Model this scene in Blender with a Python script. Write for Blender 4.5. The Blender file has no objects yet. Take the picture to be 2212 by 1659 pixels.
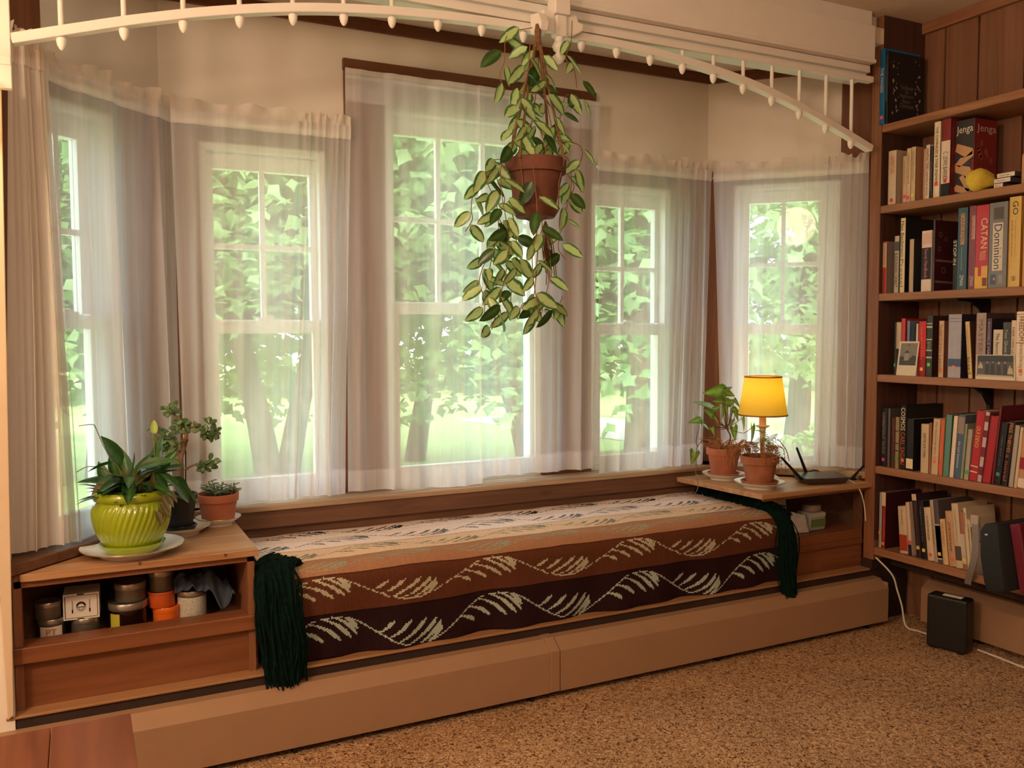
import bpy, bmesh, math, random
import numpy as np
from mathutils import Vector, Matrix, noise
random.seed(7)
PI = math.pi
SC = bpy.context.scene
COL = SC.collection

# ------------------------------------------------------------------ camera
W, H = 2212, 1659
FPX = 1882.1
YAW, PITCH, ROLL = 0.46244, 0.05857, -0.00415
CAM = Vector((0.0, 0.0, 1.2))
_f = Vector((math.sin(YAW)*math.cos(PITCH), math.cos(YAW)*math.cos(PITCH), -math.sin(PITCH)))
_r = Vector((math.cos(YAW), -math.sin(YAW), 0))
_u = _r.cross(_f)
_R = (_r*math.cos(ROLL)+_u*math.sin(ROLL)).normalized()
_U = (-_r*math.sin(ROLL)+_u*math.cos(ROLL)).normalized()
cam_data = bpy.data.cameras.new('camera')
cam_data.sensor_fit = 'HORIZONTAL'
cam_data.sensor_width = 36.0
cam_data.lens = FPX/W*36.0
cam_data.clip_start = 0.02
cam_data.clip_end = 300
cam = bpy.data.objects.new('camera', cam_data)
COL.objects.link(cam)
M3 = Matrix((_R, _U, -_f)).transposed()
cam.matrix_world = Matrix.Translation(CAM) @ M3.to_4x4()
SC.camera = cam

def ray(px, py):
    return _R*((px-W/2)/FPX) - _U*((py-H/2)/FPX) + _f
def at(px, py, y):                 # the point of the photograph px, py on the plane y (metres into the bay)
    d = ray(px, py); return CAM + d*((y-CAM.y)/d.y)
def atx(px, py, x):
    d = ray(px, py); return CAM + d*((x-CAM.x)/d.x)
def atz(px, py, z):
    d = ray(px, py); return CAM + d*((z-CAM.z)/d.z)

# ------------------------------------------------------------------ view, sky and lights
vs = SC.view_settings
vs.view_transform = 'Standard'
vs.look = 'None'
vs.exposure = 0.72
vs.gamma = 1.0
vs.use_curve_mapping = False
SC.cycles.max_bounces = 10
SC.cycles.transparent_max_bounces = 24
SC.cycles.sample_clamp_indirect = 4.0

world = bpy.data.worlds.new('sky')
SC.world = world
world.use_nodes = True
wn = world.node_tree.nodes; wn.clear()
wo = wn.new('ShaderNodeOutputWorld'); wb = wn.new('ShaderNodeBackground')
wb.inputs['Color'].default_value = (0.84, 0.92, 1.0, 1); wb.inputs['Strength'].default_value = 3.4
world.node_tree.links.new(wb.outputs[0], wo.inputs[0])

def light(name, kind, loc, energy, color, size=0.1, rot=None, size_y=None):
    d = bpy.data.lights.new(name, kind); d.energy = energy; d.color = color
    if kind == 'AREA':
        d.size = size
        if size_y: d.shape = 'RECTANGLE'; d.size_y = size_y
    elif kind == 'SUN': d.angle = size
    else: d.shadow_soft_size = size
    o = bpy.data.objects.new(name, d); COL.objects.link(o); o.location = loc
    if rot: o.rotation_euler = rot
    return o
WARM = (1.0, 0.78, 0.60)
light('sun', 'SUN', (0, -6, 10), 5.0, (1.0, 0.97, 0.90), 0.03, (math.radians(40), math.radians(-18), 0))
# ceiling light fitting of the room behind the photographer
light('room_ceiling_lamp', 'AREA', (0.2, -0.9, 2.36), 7, WARM, 0.7, (math.radians(24), math.radians(0), 0))
light('room_lamp_left', 'POINT', (-1.30, 0.80, 1.90), 50, (1.0, 0.72, 0.50), 0.12)

light('room_fill_middle', 'POINT', (0.45, 0.55, 2.05), 15, (1.0, 0.74, 0.53), 0.15)  # added fill light, no lamp stands here; brightens the right side

# ------------------------------------------------------------------ building helpers
def setmat(me, mat):
    me.materials.clear()
    for m in (mat if isinstance(mat, (list, tuple)) else [mat]): me.materials.append(m)

class MB:
    """collects faces; build() links them as one mesh object"""
    def __init__(s): s.v = []; s.f = []; s.mi = []; s.uv = []; s.cur = 0; s.has_uv = False
    def add(s, vs_, fs, uvs=None):
        b = len(s.v); s.v.extend([tuple(p) for p in vs_])
        for k, f in enumerate(fs):
            s.f.append(tuple(b+i for i in f)); s.mi.append(s.cur)
            if uvs is not None: s.uv.append([uvs[i] for i in f]); s.has_uv = True
            else: s.uv.append(None)
        return s
    def box(s, x0, x1, y0, y1, z0, z1):
        return s.obox(Vector(((x0+x1)/2, (y0+y1)/2, (z0+z1)/2)), (Vector((1,0,0)), Vector((0,1,0)), Vector((0,0,1))), ((x1-x0)/2, (y1-y0)/2, (z1-z0)/2))
    def obox(s, c, ax, h):
        a, b, d = [Vector(ax[i])*h[i] for i in range(3)]; c = Vector(c)
        P = [c-a-b-d, c+a-b-d, c+a+b-d, c-a+b-d, c-a-b+d, c+a-b+d, c+a+b+d, c-a+b+d]
        F = [(0,3,2,1),(4,5,6,7),(0,1,5,4),(1,2,6,5),(2,3,7,6),(3,0,4,7)]
        if a.cross(b).dot(d) < 0: F = [tuple(reversed(f)) for f in F]
        return s.add(P, F)
    def prism(s, poly, z0, z1):            # polygon in plan, extruded up
        n = len(poly)
        P = [(p[0], p[1], z0) for p in poly]+[(p[0], p[1], z1) for p in poly]
        ar = sum(poly[i][0]*poly[(i+1) % n][1]-poly[(i+1) % n][0]*poly[i][1] for i in range(n))
        F = [tuple(reversed(range(n))), tuple(range(n, 2*n))]+[(i, (i+1) % n, n+(i+1) % n, n+i) for i in range(n)]
        if ar < 0: F = [tuple(reversed(f)) for f in F]
        return s.add(P, F)
    def extr(s, poly, axis_vec, org, ux, uy):   # polygon (a,b) in frame ux,uy at org, extruded by axis_vec
        n = len(poly); ux = Vector(ux); uy = Vector(uy); org = Vector(org); av = Vector(axis_vec)
        A = [org+ux*p[0]+uy*p[1] for p in poly]; P = A+[p+av for p in A]
        F = [tuple(reversed(range(n))), tuple(range(n, 2*n))]+[(i, (i+1) % n, n+(i+1) % n, n+i) for i in range(n)]
        ar = sum(poly[i][0]*poly[(i+1) % n][1]-poly[(i+1) % n][0]*poly[i][1] for i in range(n))
        if ar*ux.cross(uy).dot(av) < 0: F = [tuple(reversed(f)) for f in F]
        return s.add(P, F)
    def tube(s, pts, r, n=8, cap=True):
        pts = [Vector(p) for p in pts]; m = len(pts)
        rs = r if isinstance(r, (list, tuple)) else [r]*m
        t = (pts[1]-pts[0]).normalized()
        up = Vector((0,0,1)) if abs(t.z) < 0.9 else Vector((1,0,0))
        nrm = t.cross(up).normalized(); V = []
        for i in range(m):
            t2 = (pts[min(i+1, m-1)]-pts[max(i-1, 0)])
            if t2.length < 1e-9: t2 = t.copy()
            t2.normalize()
            nrm = (nrm-t2*nrm.dot(t2))
            if nrm.length < 1e-6: nrm = t2.orthogonal()
            nrm.normalize(); bn = t2.cross(nrm)
            for k in range(n):
                a = 2*PI*k/n; V.append(pts[i]+(nrm*math.cos(a)+bn*math.sin(a))*rs[i])
        F = [(i*n+k, i*n+(k+1) % n, (i+1)*n+(k+1) % n, (i+1)*n+k) for i in range(m-1) for k in range(n)]
        if cap: F += [tuple(reversed(range(n))), tuple(range((m-1)*n, m*n))]
        return s.add(V, F)
    def lathe(s, prof, c, n=40, mat=None, fn=None, ring=False):   # profile (r,z) bottom->top about a vertical axis at c; closed by caps
        c = Vector(c); V = []; m = len(prof)
        for j, (r, z) in enumerate(prof):
            for k in range(n):
                a = 2*PI*k/n; rr = max(r, 1e-4)
                if fn: rr = fn(rr, z, a, j)
                p = Vector((rr*math.cos(a), rr*math.sin(a), z))
                if mat: p = mat @ p
                V.append(c+p)
        F = [(j*n+k, j*n+(k+1) % n, (j+1)*n+(k+1) % n, (j+1)*n+k) for j in range(m-1) for k in range(n)]
        if ring: F += [((m-1)*n+k, (m-1)*n+(k+1) % n, (k+1) % n, k) for k in range(n)]
        else: F += [tuple(reversed(range(n))), tuple(range((m-1)*n, m*n))]
        return s.add(V, F)
    def grid(s, fn, nu, nv, uv=False):
        V = [fn(i/nu, j/nv) for j in range(nv+1) for i in range(nu+1)]
        U = [(i/nu, j/nv) for j in range(nv+1) for i in range(nu+1)] if uv else None
        F = [(j*(nu+1)+i, j*(nu+1)+i+1, (j+1)*(nu+1)+i+1, (j+1)*(nu+1)+i) for j in range(nv) for i in range(nu)]
        return s.add(V, F, U)
    def build(s, name, mat, parent=None, smooth=False, bevel=0, angle=40):
        me = bpy.data.meshes.new(name)
        me.from_pydata(s.v, [], s.f)
        setmat(me, mat)
        if isinstance(mat, (list, tuple)): me.polygons.foreach_set('material_index', s.mi)
        if s.has_uv:
            ul = me.uv_layers.new(name='leaf'); k = 0; data = []
            for f, u in zip(s.f, s.uv):
                for i in range(len(f)): data.extend(u[i] if u else (0, 0))
            ul.data.foreach_set('uv', data)
        me.update()
        if smooth:
            me.shade_smooth() if hasattr(me, 'shade_smooth') else None
            if angle: me.set_sharp_from_angle(angle=math.radians(angle))
        o = bpy.data.objects.new(name, me); COL.objects.link(o)
        if parent: attach(o, parent)
        if bevel:
            b = o.modifiers.new('bevel', 'BEVEL'); b.width = bevel; b.segments = 2; b.limit_method = 'ANGLE'; b.angle_limit = math.radians(50)
        return o
WM = {}
def attach(o, p):
    o.parent = p
    o.matrix_parent_inverse = WM.get(p.name, Matrix.Identity(4)).inverted()
def thing(name, label, cat, loc=(0,0,0), group=None, rotm=None):
    e = bpy.data.objects.new(name, None); COL.objects.link(e); e.empty_display_size = 0.05
    m = Matrix.Translation(loc)
    e.matrix_world = m; WM[e.name] = m
    e['label'] = label; e['category'] = cat
    if group: e['group'] = group
    return e
def tag(o, label, cat, group=None, kind=None):
    o['label'] = label; o['category'] = cat
    if group: o['group'] = group
    if kind: o['kind'] = kind
    return o
def struct(o, label=None, cat=None):
    o['kind'] = 'structure'
    if label: o['label'] = label
    if cat: o['category'] = cat
    return o
def B(*a): return MB().box(*a)
def one(a): # shared helper: box object
    return MB().box(*a)
def catmull(pts, n=6):
    P = [Vector(p) for p in pts]; out = []
    for i in range(len(P)-1):
        p0, p1, p2, p3 = P[max(i-1,0)], P[i], P[i+1], P[min(i+2,len(P)-1)]
        for k in range(n):
            t = k/n
            out.append(0.5*((2*p1)+(p2-p0)*t+(2*p0-5*p1+4*p2-p3)*t*t+(3*p1-p0-3*p2+p3)*t**3))
    out.append(P[-1]); return out

# ------------------------------------------------------------------ materials
def srgb(r, g, b):
    f = lambda c: (c/12.92 if c <= 0.04045 else ((c+0.055)/1.055)**2.4)
    return (f(r/255), f(g/255), f(b/255), 1)
def nt(name):
    m = bpy.data.materials.new(name); m.use_nodes = True
    n = m.node_tree.nodes; L = m.node_tree.links
    return m, n, L, n['Principled BSDF']
def plain(name, col, rough=0.6, metal=0, spec=0.4, emit=None, estr=0, noise_amt=0.0, nscale=30, bump=0, coat=0):
    m, n, L, p = nt(name)
    p.inputs['Base Color'].default_value = col; p.inputs['Roughness'].default_value = rough
    p.inputs['Metallic'].default_value = metal; p.inputs['Specular IOR Level'].default_value = spec
    if coat: p.inputs['Coat Weight'].default_value = coat
    if emit: p.inputs['Emission Color'].default_value = emit; p.inputs['Emission Strength'].default_value = estr
    if noise_amt or bump:
        tc = n.new('ShaderNodeTexCoord'); ns = n.new('ShaderNodeTexNoise'); ns.inputs['Scale'].default_value = nscale; ns.inputs['Detail'].default_value = 4
        L.new(tc.outputs['Object'], ns.inputs['Vector'])
        if noise_amt:
            rp = n.new('ShaderNodeValToRGB'); e = rp.color_ramp.elements
            e[0].position = 0.3; e[1].position = 0.7
            e[0].color = tuple(c*(1-noise_amt) for c in col[:3])+(1,); e[1].color = tuple(min(1, c*(1+noise_amt*0.6)) for c in col[:3])+(1,)
            L.new(ns.outputs['Fac'], rp.inputs[0]); L.new(rp.outputs[0], p.inputs['Base Color'])
        if bump:
            bp = n.new('ShaderNodeBump'); bp.inputs['Strength'].default_value = bump; bp.inputs['Distance'].default_value = 0.002
            L.new(ns.outputs['Fac'], bp.inputs['Height']); L.new(bp.outputs[0], p.inputs['Normal'])
    return m
def wood(name, c1, c2, axis='x', scale=1.0, rough=0.5, knots=True, spec=0.35):
    m, n, L, p = nt(name)
    tc = n.new('ShaderNodeTexCoord'); mp = n.new('ShaderNodeMapping')
    s = {'x': (1.3, 22, 22), 'y': (22, 1.3, 22), 'z': (22, 22, 1.3)}[axis]
    mp.inputs['Scale'].default_value = tuple(k*scale for k in s)
    L.new(tc.outputs['Object'], mp.inputs[0])
    ns = n.new('ShaderNodeTexNoise'); ns.inputs['Scale'].default_value = 1.6; ns.inputs['Detail'].default_value = 6; ns.inputs['Distortion'].default_value = 1.1
    L.new(mp.outputs[0], ns.inputs['Vector'])
    rp = n.new('ShaderNodeValToRGB'); e = rp.color_ramp.elements
    e[0].position = 0.3; e[0].color = c1; e[1].position = 0.68; e[1].color = c2
    L.new(ns.outputs['Fac'], rp.inputs[0])
    out = rp.outputs[0]
    if knots:
        mp2 = n.new('ShaderNodeMapping'); s2 = {'x': (1.0, 3.2, 3.2), 'y': (3.2, 1.0, 3.2), 'z': (3.2, 3.2, 1.0)}[axis]
        mp2.inputs['Scale'].default_value = s2
        L.new(tc.outputs['Object'], mp2.inputs[0])
        vo = n.new('ShaderNodeTexVoronoi'); vo.inputs['Scale'].default_value = 2.2
        L.new(mp2.outputs[0], vo.inputs['Vector'])
        r2 = n.new('ShaderNodeValToRGB'); q = r2.color_ramp.elements
        q[0].position = 0.02; q[0].color = (0.25, 0.2, 0.18, 1); q[1].position = 0.10; q[1].color = (1, 1, 1, 1)
        L.new(vo.outputs['Distance'], r2.inputs[0])
        mx = n.new('ShaderNodeMix'); mx.data_type = 'RGBA'; mx.blend_type = 'MULTIPLY'; mx.inputs[0].default_value = 0.8
        L.new(out, mx.inputs[6]); L.new(r2.outputs[0], mx.inputs[7]); out = mx.outputs[2]
    L.new(out, p.inputs['Base Color'])
    p.inputs['Roughness'].default_value = rough; p.inputs['Specular IOR Level'].default_value = spec
    bp = n.new('ShaderNodeBump'); bp.inputs['Strength'].default_value = 0.15; bp.inputs['Distance'].default_value = 0.002
    L.new(ns.outputs['Fac'], bp.inputs['Height']); L.new(bp.outputs[0], p.inputs['Normal'])
    return m
def cloth_sheer(name, col, opacity):
    m, n, L, p = nt(name); n.remove(p)
    out = n['Material Output']
    df = n.new('ShaderNodeBsdfDiffuse'); df.inputs[0].default_value = col
    tl = n.new('ShaderNodeBsdfTranslucent'); tl.inputs[0].default_value = col
    tr = n.new('ShaderNodeBsdfTransparent')
    a = n.new('ShaderNodeMixShader'); a.inputs[0].default_value = 0.42
    L.new(df.outputs[0], a.inputs[1]); L.new(tl.outputs[0], a.inputs[2])
    b = n.new('ShaderNodeMixShader')
    # woven thread: density varies a little along the weave
    tc = n.new('ShaderNodeTexCoord'); mp = n.new('ShaderNodeMapping'); mp.inputs['Scale'].default_value = (60, 60, 2.0)
    ns = n.new('ShaderNodeTexNoise'); ns.inputs['Scale'].default_value = 1.0; ns.inputs['Detail'].default_value = 2
    mr = n.new('ShaderNodeMapRange'); mr.inputs['From Min'].default_value = 0.3; mr.inputs['From Max'].default_value = 0.7
    mr.inputs['To Min'].default_value = opacity-0.04; mr.inputs['To Max'].default_value = min(1, opacity+0.04)
    L.new(tc.outputs['Object'], mp.inputs[0]); L.new(mp.outputs[0], ns.inputs['Vector']); L.new(ns.outputs['Fac'], mr.inputs['Value'])
    L.new(mr.outputs[0], b.inputs[0]); L.new(tr.outputs[0], b.inputs[1]); L.new(a.outputs[0], b.inputs[2])
    L.new(b.outputs[0], out.inputs[0])
    return m
def leafmat(name, edge, mid, t0=0.45, t1=0.6, rough=0.35, transl=0.3, vein=True, vary=0.25):
    """uv: u across -> 0..1, v along"""
    m, n, L, p = nt(name); out = n['Material Output']
    uv = n.new('ShaderNodeUVMap'); uv.uv_map = 'leaf'
    sp = n.new('ShaderNodeSeparateXYZ'); L.new(uv.outputs[0], sp.inputs[0])
    m1 = n.new('ShaderNodeMath'); m1.operation = 'SUBTRACT'; m1.inputs[1].default_value = 0.5; L.new(sp.outputs[0], m1.inputs[0])
    m2 = n.new('ShaderNodeMath'); m2.operation = 'ABSOLUTE'; L.new(m1.outputs[0], m2.inputs[0])
    m3 = n.new('ShaderNodeMath'); m3.operation = 'MULTIPLY'; m3.inputs[1].default_value = 2.0; L.new(m2.outputs[0], m3.inputs[0])
    tc = n.new('ShaderNodeTexCoord'); ns = n.new('ShaderNodeTexNoise'); ns.inputs['Scale'].default_value = 45; ns.inputs['Detail'].default_value = 2
    L.new(tc.outputs['Object'], ns.inputs['Vector'])
    m4 = n.new('ShaderNodeMath'); m4.operation = 'MULTIPLY_ADD'; m4.inputs[1].default_value = 0.9; m4.inputs[2].default_value = -0.45
    L.new(ns.outputs['Fac'], m4.inputs[0])
    m5 = n.new('ShaderNodeMath'); m5.operation = 'ADD'; L.new(m3.outputs[0], m5.inputs[0]); L.new(m4.outputs[0], m5.inputs[1])
    rp = n.new('ShaderNodeValToRGB'); e = rp.color_ramp.elements
    e[0].position = t0; e[0].color = mid; e[1].position = t1; e[1].color = edge
    L.new(m5.outputs[0], rp.inputs[0]); col = rp.outputs[0]
    if vary:
        n2 = n.new('ShaderNodeTexNoise'); n2.inputs['Scale'].default_value = 9; L.new(tc.outputs['Object'], n2.inputs['Vector'])
        hs = n.new('ShaderNodeHueSaturation'); mr = n.new('ShaderNodeMapRange'); mr.inputs['From Min'].default_value = 0.3; mr.inputs['From Max'].default_value = 0.7
        mr.inputs['To Min'].default_value = 1-vary; mr.inputs['To Max'].default_value = 1+vary
        L.new(n2.outputs['Fac'], mr.inputs['Value']); L.new(mr.outputs[0], hs.inputs['Value']); L.new(col, hs.inputs['Color']); col = hs.outputs[0]
    L.new(col, p.inputs['Base Color']); p.inputs['Roughness'].default_value = rough
    tl = n.new('ShaderNodeBsdfTranslucent'); L.new(col, tl.inputs[0])
    mx = n.new('ShaderNodeMixShader'); mx.inputs[0].default_value = transl
    L.new(p.outputs[0], mx.inputs[1]); L.new(tl.outputs[0], mx.inputs[2]); L.new(mx.outputs[0], out.inputs[0])
    return m

MAT = {}
MAT['plaster'] = plain('plaster', srgb(232, 222, 208), 0.9, noise_amt=0.04, nscale=6, bump=0.12)
MAT['ceiling'] = plain('ceiling_plaster', srgb(228, 214, 192), 0.95, noise_amt=0.05, nscale=40, bump=0.4)
MAT['white_paint'] = plain('white_paint', srgb(238, 232, 222), 0.45, noise_amt=0.03, nscale=12)
MAT['cream_paint'] = plain('cream_paint', srgb(216, 194, 162), 0.5, noise_amt=0.05, nscale=9)
MAT['vinyl'] = plain('white_vinyl', srgb(232, 232, 230), 0.4)
MAT['trim_x'] = wood('brown_trim', srgb(92, 54, 32), srgb(116, 70, 44), 'x', rough=0.5)
MAT['trim_z'] = wood('brown_trim_upright', srgb(104, 62, 38), srgb(130, 82, 52), 'z', rough=0.5)
MAT['sill'] = wood('weathered_sill', srgb(132, 104, 80), srgb(186, 162, 134), 'x', scale=0.8, rough=0.55)
MAT['apron'] = wood('brown_apron', srgb(92, 62, 46), srgb(118, 84, 64), 'x', rough=0.55)
MAT['cabinet'] = wood('orange_pine', srgb(112, 66, 39), srgb(134, 84, 52), 'x', scale=0.7, rough=0.4)
MAT['cabinet_top'] = wood('worn_pine_top', srgb(150, 106, 70), srgb(186, 146, 106), 'x', scale=0.6, rough=0.42)
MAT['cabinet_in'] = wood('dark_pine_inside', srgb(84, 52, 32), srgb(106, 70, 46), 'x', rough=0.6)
MAT['ledge'] = wood('tan_ledge', srgb(150, 108, 72), srgb(168, 126, 88), 'x', rough=0.4, knots=False)
MAT['darkboard'] = plain('dark_board', srgb(52, 36, 30), 0.7, noise_amt=0.2, nscale=20)
MAT['case_y'] = wood('shelf_pine', srgb(136, 92, 64), srgb(162, 116, 84), 'y', rough=0.5)
MAT['case_z'] = wood('post_pine', srgb(120, 76, 50), srgb(146, 98, 68), 'z', rough=0.5)
MAT['case_shaded'] = wood('shaded_side_pine', srgb(66, 40, 32), srgb(82, 54, 44), 'z', rough=0.6)  # post pine with shade put into its colour
MAT['panel'] = wood('wall_panelling', srgb(118, 80, 58), srgb(142, 100, 76), 'z', scale=0.6, rough=0.55)
MAT['heater'] = plain('tan_metal', srgb(158, 124, 96), 0.38, spec=0.5, noise_amt=0.04, nscale=14)
MAT['bench'] = wood('red_brown_planks', srgb(98, 52, 32), srgb(124, 70, 44), 'y', scale=0.6, rough=0.35)
MAT['black'] = plain('black_plastic', srgb(26, 26, 27), 0.45)
MAT['glossblack'] = plain('gloss_black', srgb(16, 16, 18), 0.15)
MAT['metal'] = plain('tin_metal', srgb(188, 184, 176), 0.35, metal=0.9)
MAT['terracotta'] = plain('terracotta', srgb(176, 106, 78), 0.85, noise_amt=0.12, nscale=14, bump=0.15)
MAT['terracotta_old'] = plain('old_terracotta', srgb(158, 98, 70), 0.9, noise_amt=0.2, nscale=18, bump=0.3)
MAT['terracotta_dark'] = plain('dark_terracotta', srgb(112, 68, 52), 0.8, noise_amt=0.35, nscale=12, bump=0.2)
MAT['lime'] = plain('lime_glaze', srgb(146, 164, 30), 0.14, spec=0.6, noise_amt=0.06, nscale=10, coat=0.4)
MAT['china'] = plain('white_china', srgb(236, 234, 230), 0.12, spec=0.6)
MAT['rim'] = plain('gilt_rim', srgb(170, 150, 110), 0.25, metal=0.6)
MAT['soil'] = plain('potting_soil', srgb(52, 36, 26), 0.95, noise_amt=0.5, nscale=80, bump=0.8)
MAT['paper'] = plain('page_paper', srgb(226, 210, 180), 0.9, noise_amt=0.06, nscale=60)
MAT['sheer'] = cloth_sheer('sheer_voile', srgb(248, 249, 252), 0.52)
MAT['sheer2'] = cloth_sheer('sheer_double', srgb(249, 244, 238), 0.74)
MAT['sheer3'] = cloth_sheer('sheer_gathered', srgb(248, 238, 228), 0.86)
MAT['bark'] = plain('bark', srgb(96, 80, 66), 0.9, noise_amt=0.35, nscale=16, bump=0.7)
MAT['stem_brown'] = plain('brown_stem', srgb(122, 92, 66), 0.8, noise_amt=0.25, nscale=40)
MAT['stem_green'] = plain('green_stem', srgb(112, 120, 60), 0.6)
MAT['stem_red'] = plain('red_vine', srgb(140, 92, 58), 0.6)
MAT['jute'] = plain('jute_cord', srgb(126, 92, 62), 0.95, noise_amt=0.3, nscale=120, bump=0.6)
MAT['cord'] = plain('white_cord', srgb(214, 206, 192), 0.5)

# glass pane
def glass():
    m, n, L, p = nt('window_glass'); n.remove(p); out = n['Material Output']
    tr = n.new('ShaderNodeBsdfTransparent'); tr.inputs[0].default_value = (0.96, 0.98, 0.97, 1)
    gl = n.new('ShaderNodeBsdfGlossy'); gl.inputs['Roughness'].default_value = 0.02
    mx = n.new('ShaderNodeMixShader'); mx.inputs[0].default_value = 0.05; L.new(tr.outputs[0], mx.inputs[1]); L.new(gl.outputs[0], mx.inputs[2])
    L.new(mx.outputs[0], out.inputs[0]); return m
MAT['glass'] = glass()

# carpet
def carpet():
    m, n, L, p = nt('speckled_carpet')
    tc = n.new('ShaderNodeTexCoord')
    ns = n.new('ShaderNodeTexNoise'); ns.inputs['Scale'].default_value = 95; ns.inputs['Detail'].default_value = 3; ns.inputs['Distortion'].default_value = 1.5
    L.new(tc.outputs['Object'], ns.inputs['Vector'])
    rp = n.new('ShaderNodeValToRGB'); e = rp.color_ramp.elements
    e[0].position = 0.35; e[0].color = srgb(92, 58, 40); e[1].position = 0.66; e[1].color = srgb(226, 192, 152)
    k = e.new(0.44); k.color = srgb(176, 134, 98); k = e.new(0.54); k.color = srgb(204, 164, 124)
    L.new(ns.outputs['Fac'], rp.inputs[0])
    n2 = n.new('ShaderNodeTexNoise'); n2.inputs['Scale'].default_value = 3.5; n2.inputs['Detail'].default_value = 3; L.new(tc.outputs['Object'], n2.inputs['Vector'])
    hs = n.new('ShaderNodeHueSaturation'); mr = n.new('ShaderNodeMapRange'); mr.inputs['From Min'].default_value = 0.3; mr.inputs['From Max'].default_value = 0.7
    mr.inputs['To Min'].default_value = 0.86; mr.inputs['To Max'].default_value = 1.1
    L.new(n2.outputs['Fac'], mr.inputs['Value']); L.new(mr.outputs[0], hs.inputs['Value']); L.new(rp.outputs[0], hs.inputs['Color'])
    L.new(hs.outputs[0], p.inputs['Base Color']); p.inputs['Roughness'].default_value = 1.0; p.inputs['Specular IOR Level'].default_value = 0.05
    bp = n.new('ShaderNodeBump'); bp.inputs['Strength'].default_value = 1.0; bp.inputs['Distance'].default_value = 0.012
    L.new(ns.outputs['Fac'], bp.inputs['Height']); L.new(bp.outputs[0], p.inputs['Normal'])
    return m
MAT['carpet'] = carpet()

# ================================================================== THE SETTING
V3 = Vector
UP = Vector((0,0,1))
class Frame:
    """a wall face: origin, direction along it, normal into the room"""
    def __init__(s, O, t, n): s.O = V3((O[0], O[1], 0)); s.t = V3((t[0], t[1], 0)).normalized(); s.n = V3((n[0], n[1], 0)).normalized()
    def p(s, a, d, z): return s.O+s.t*a+s.n*d+UP*z
    def box(s, mb, a0, a1, d0, d1, z0, z1):
        return mb.obox(s.p((a0+a1)/2, (d0+d1)/2, (z0+z1)/2), (s.t, s.n, UP), ((a1-a0)/2, (d1-d0)/2, (z1-z0)/2))
Q = math.sqrt(0.5)
FB = Frame((0, 3.13), (1, 0), (0, -1))
FL = Frame((0.265, 3.13), (-Q, -Q), (Q, -Q))
FR = Frame((2.54, 3.13), (Q, -Q), (-Q, -Q))
BAYZ = 2.338
CEIL = 2.452

# floor, ceilings and the room around the photographer
struct(B(-1.75, 3.2, -3.0, 2.56, -0.06, 0.0).build('floor', MAT['carpet']), 'speckled brown carpet over the whole floor', 'floor')
struct(B(-1.75, 3.3, -3.0, 2.60, CEIL, CEIL+0.08).build('ceiling', MAT['ceiling']), 'cream textured ceiling of the room', 'ceiling')
struct(B(-1.85, -1.75, -3.0, 2.6, 0, CEIL).build('wall_left', MAT['plaster']), 'plain wall at the left of the room', 'wall')
struct(B(-1.85, 3.3, -3.1, -3.0, 0, CEIL).build('wall_rear', MAT['plaster']), 'plain wall behind the photographer', 'wall')
mb = MB()                                            # right wall: upright boards with dark joints
mb.cur = 1; mb.box(3.155, 3.25, -3.0, 2.62, 0, CEIL); mb.cur = 0
ys = [2.60, 2.405, 2.26, 2.075, 1.985, 1.80, 1.62, 1.43, 1.22, 1.02, 0.83, 0.62, 0.44, 0.22, 0.0, -0.25, -0.5, -0.8, -1.1, -1.4, -1.7, -2.0, -2.3, -2.6, -3.0]
for a, b in zip(ys, ys[1:]): mb.box(3.14, 3.158, b+0.004, a-0.004, 0, CEIL)
struct(mb.build('wall_right', [MAT['panel'], MAT['darkboard']]), 'brown upright board panelling behind the bookcase', 'wall')
struct(B(3.118, 3.14, -3.0, 2.50, CEIL-0.045, CEIL).build('trim_1', MAT['case_y']), 'brown rail at the top of the panelling', 'trim')
# front wall with the opening of the bay
mb = MB()
mb.box(-1.75, -0.17, 2.512, 2.60, 0, CEIL)
mb.box(2.985, 3.2, 2.552, 2.598, 0, CEIL)
mb.box(-0.17, 2.90, 2.535, 2.60, 2.335, CEIL)
struct(mb.build('wall_front', MAT['plaster']), 'pale wall around the opening of the window bay', 'wall')
struct(B(-0.30, 3.12, 2.516, 2.60, 0, 0.2186).build('trim_40', MAT['darkboard']), 'dark board below the window seat', 'trim')  # lower part of the front wall, under the opening

# bay walls
def bay_wall(name, fr, a0, a1, holes, low, high, label):
    mb = MB(); d0, d1 = -0.13, 0.0; xs = a0
    for (h0, h1, z0, z1) in holes:
        fr.box(mb, xs, h0, d0, d1, low, high); fr.box(mb, h0, h1, d0, d1, low, z0); fr.box(mb, h0, h1, d0, d1, z1, high); xs = h1
    fr.box(mb, xs, a1, d0, d1, low, high)
    struct(mb.build(name, MAT['plaster']), label, 'wall')
W1 = (0.205, 0.484, 0.615, 1.87); W2 = (0.385, 0.815, 0.615, 1.85); W3 = (1.035, 1.69, 0.615, 2.04); W4 = (1.93, 2.335, 0.615, 1.82); W5 = (0.115, 0.555, 0.615, 1.845)
bay_wall('wall_back', FB, 0.265, 2.54, [W2, W3, W4], 0.2, BAYZ, 'pale back wall of the bay with three windows')
bay_wall('wall_bay_left', FL, 0.0, 0.86, [W1], 0.2, BAYZ, 'pale slanted wall at the left of the bay')
bay_wall('wall_bay_right', FR, 0.0, 0.86, [W5], 0.2, BAYZ, 'pale slanted wall at the right of the bay')
struct(MB().prism([(-0.4,2.5), (3.2,2.5), (3.2,2.58), (2.58,3.2), (0.22,3.2), (-0.4,2.58)], BAYZ, BAYZ+0.06).build('ceiling_bay', MAT['ceiling']), 'low cream ceiling of the bay', 'ceiling')
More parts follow.
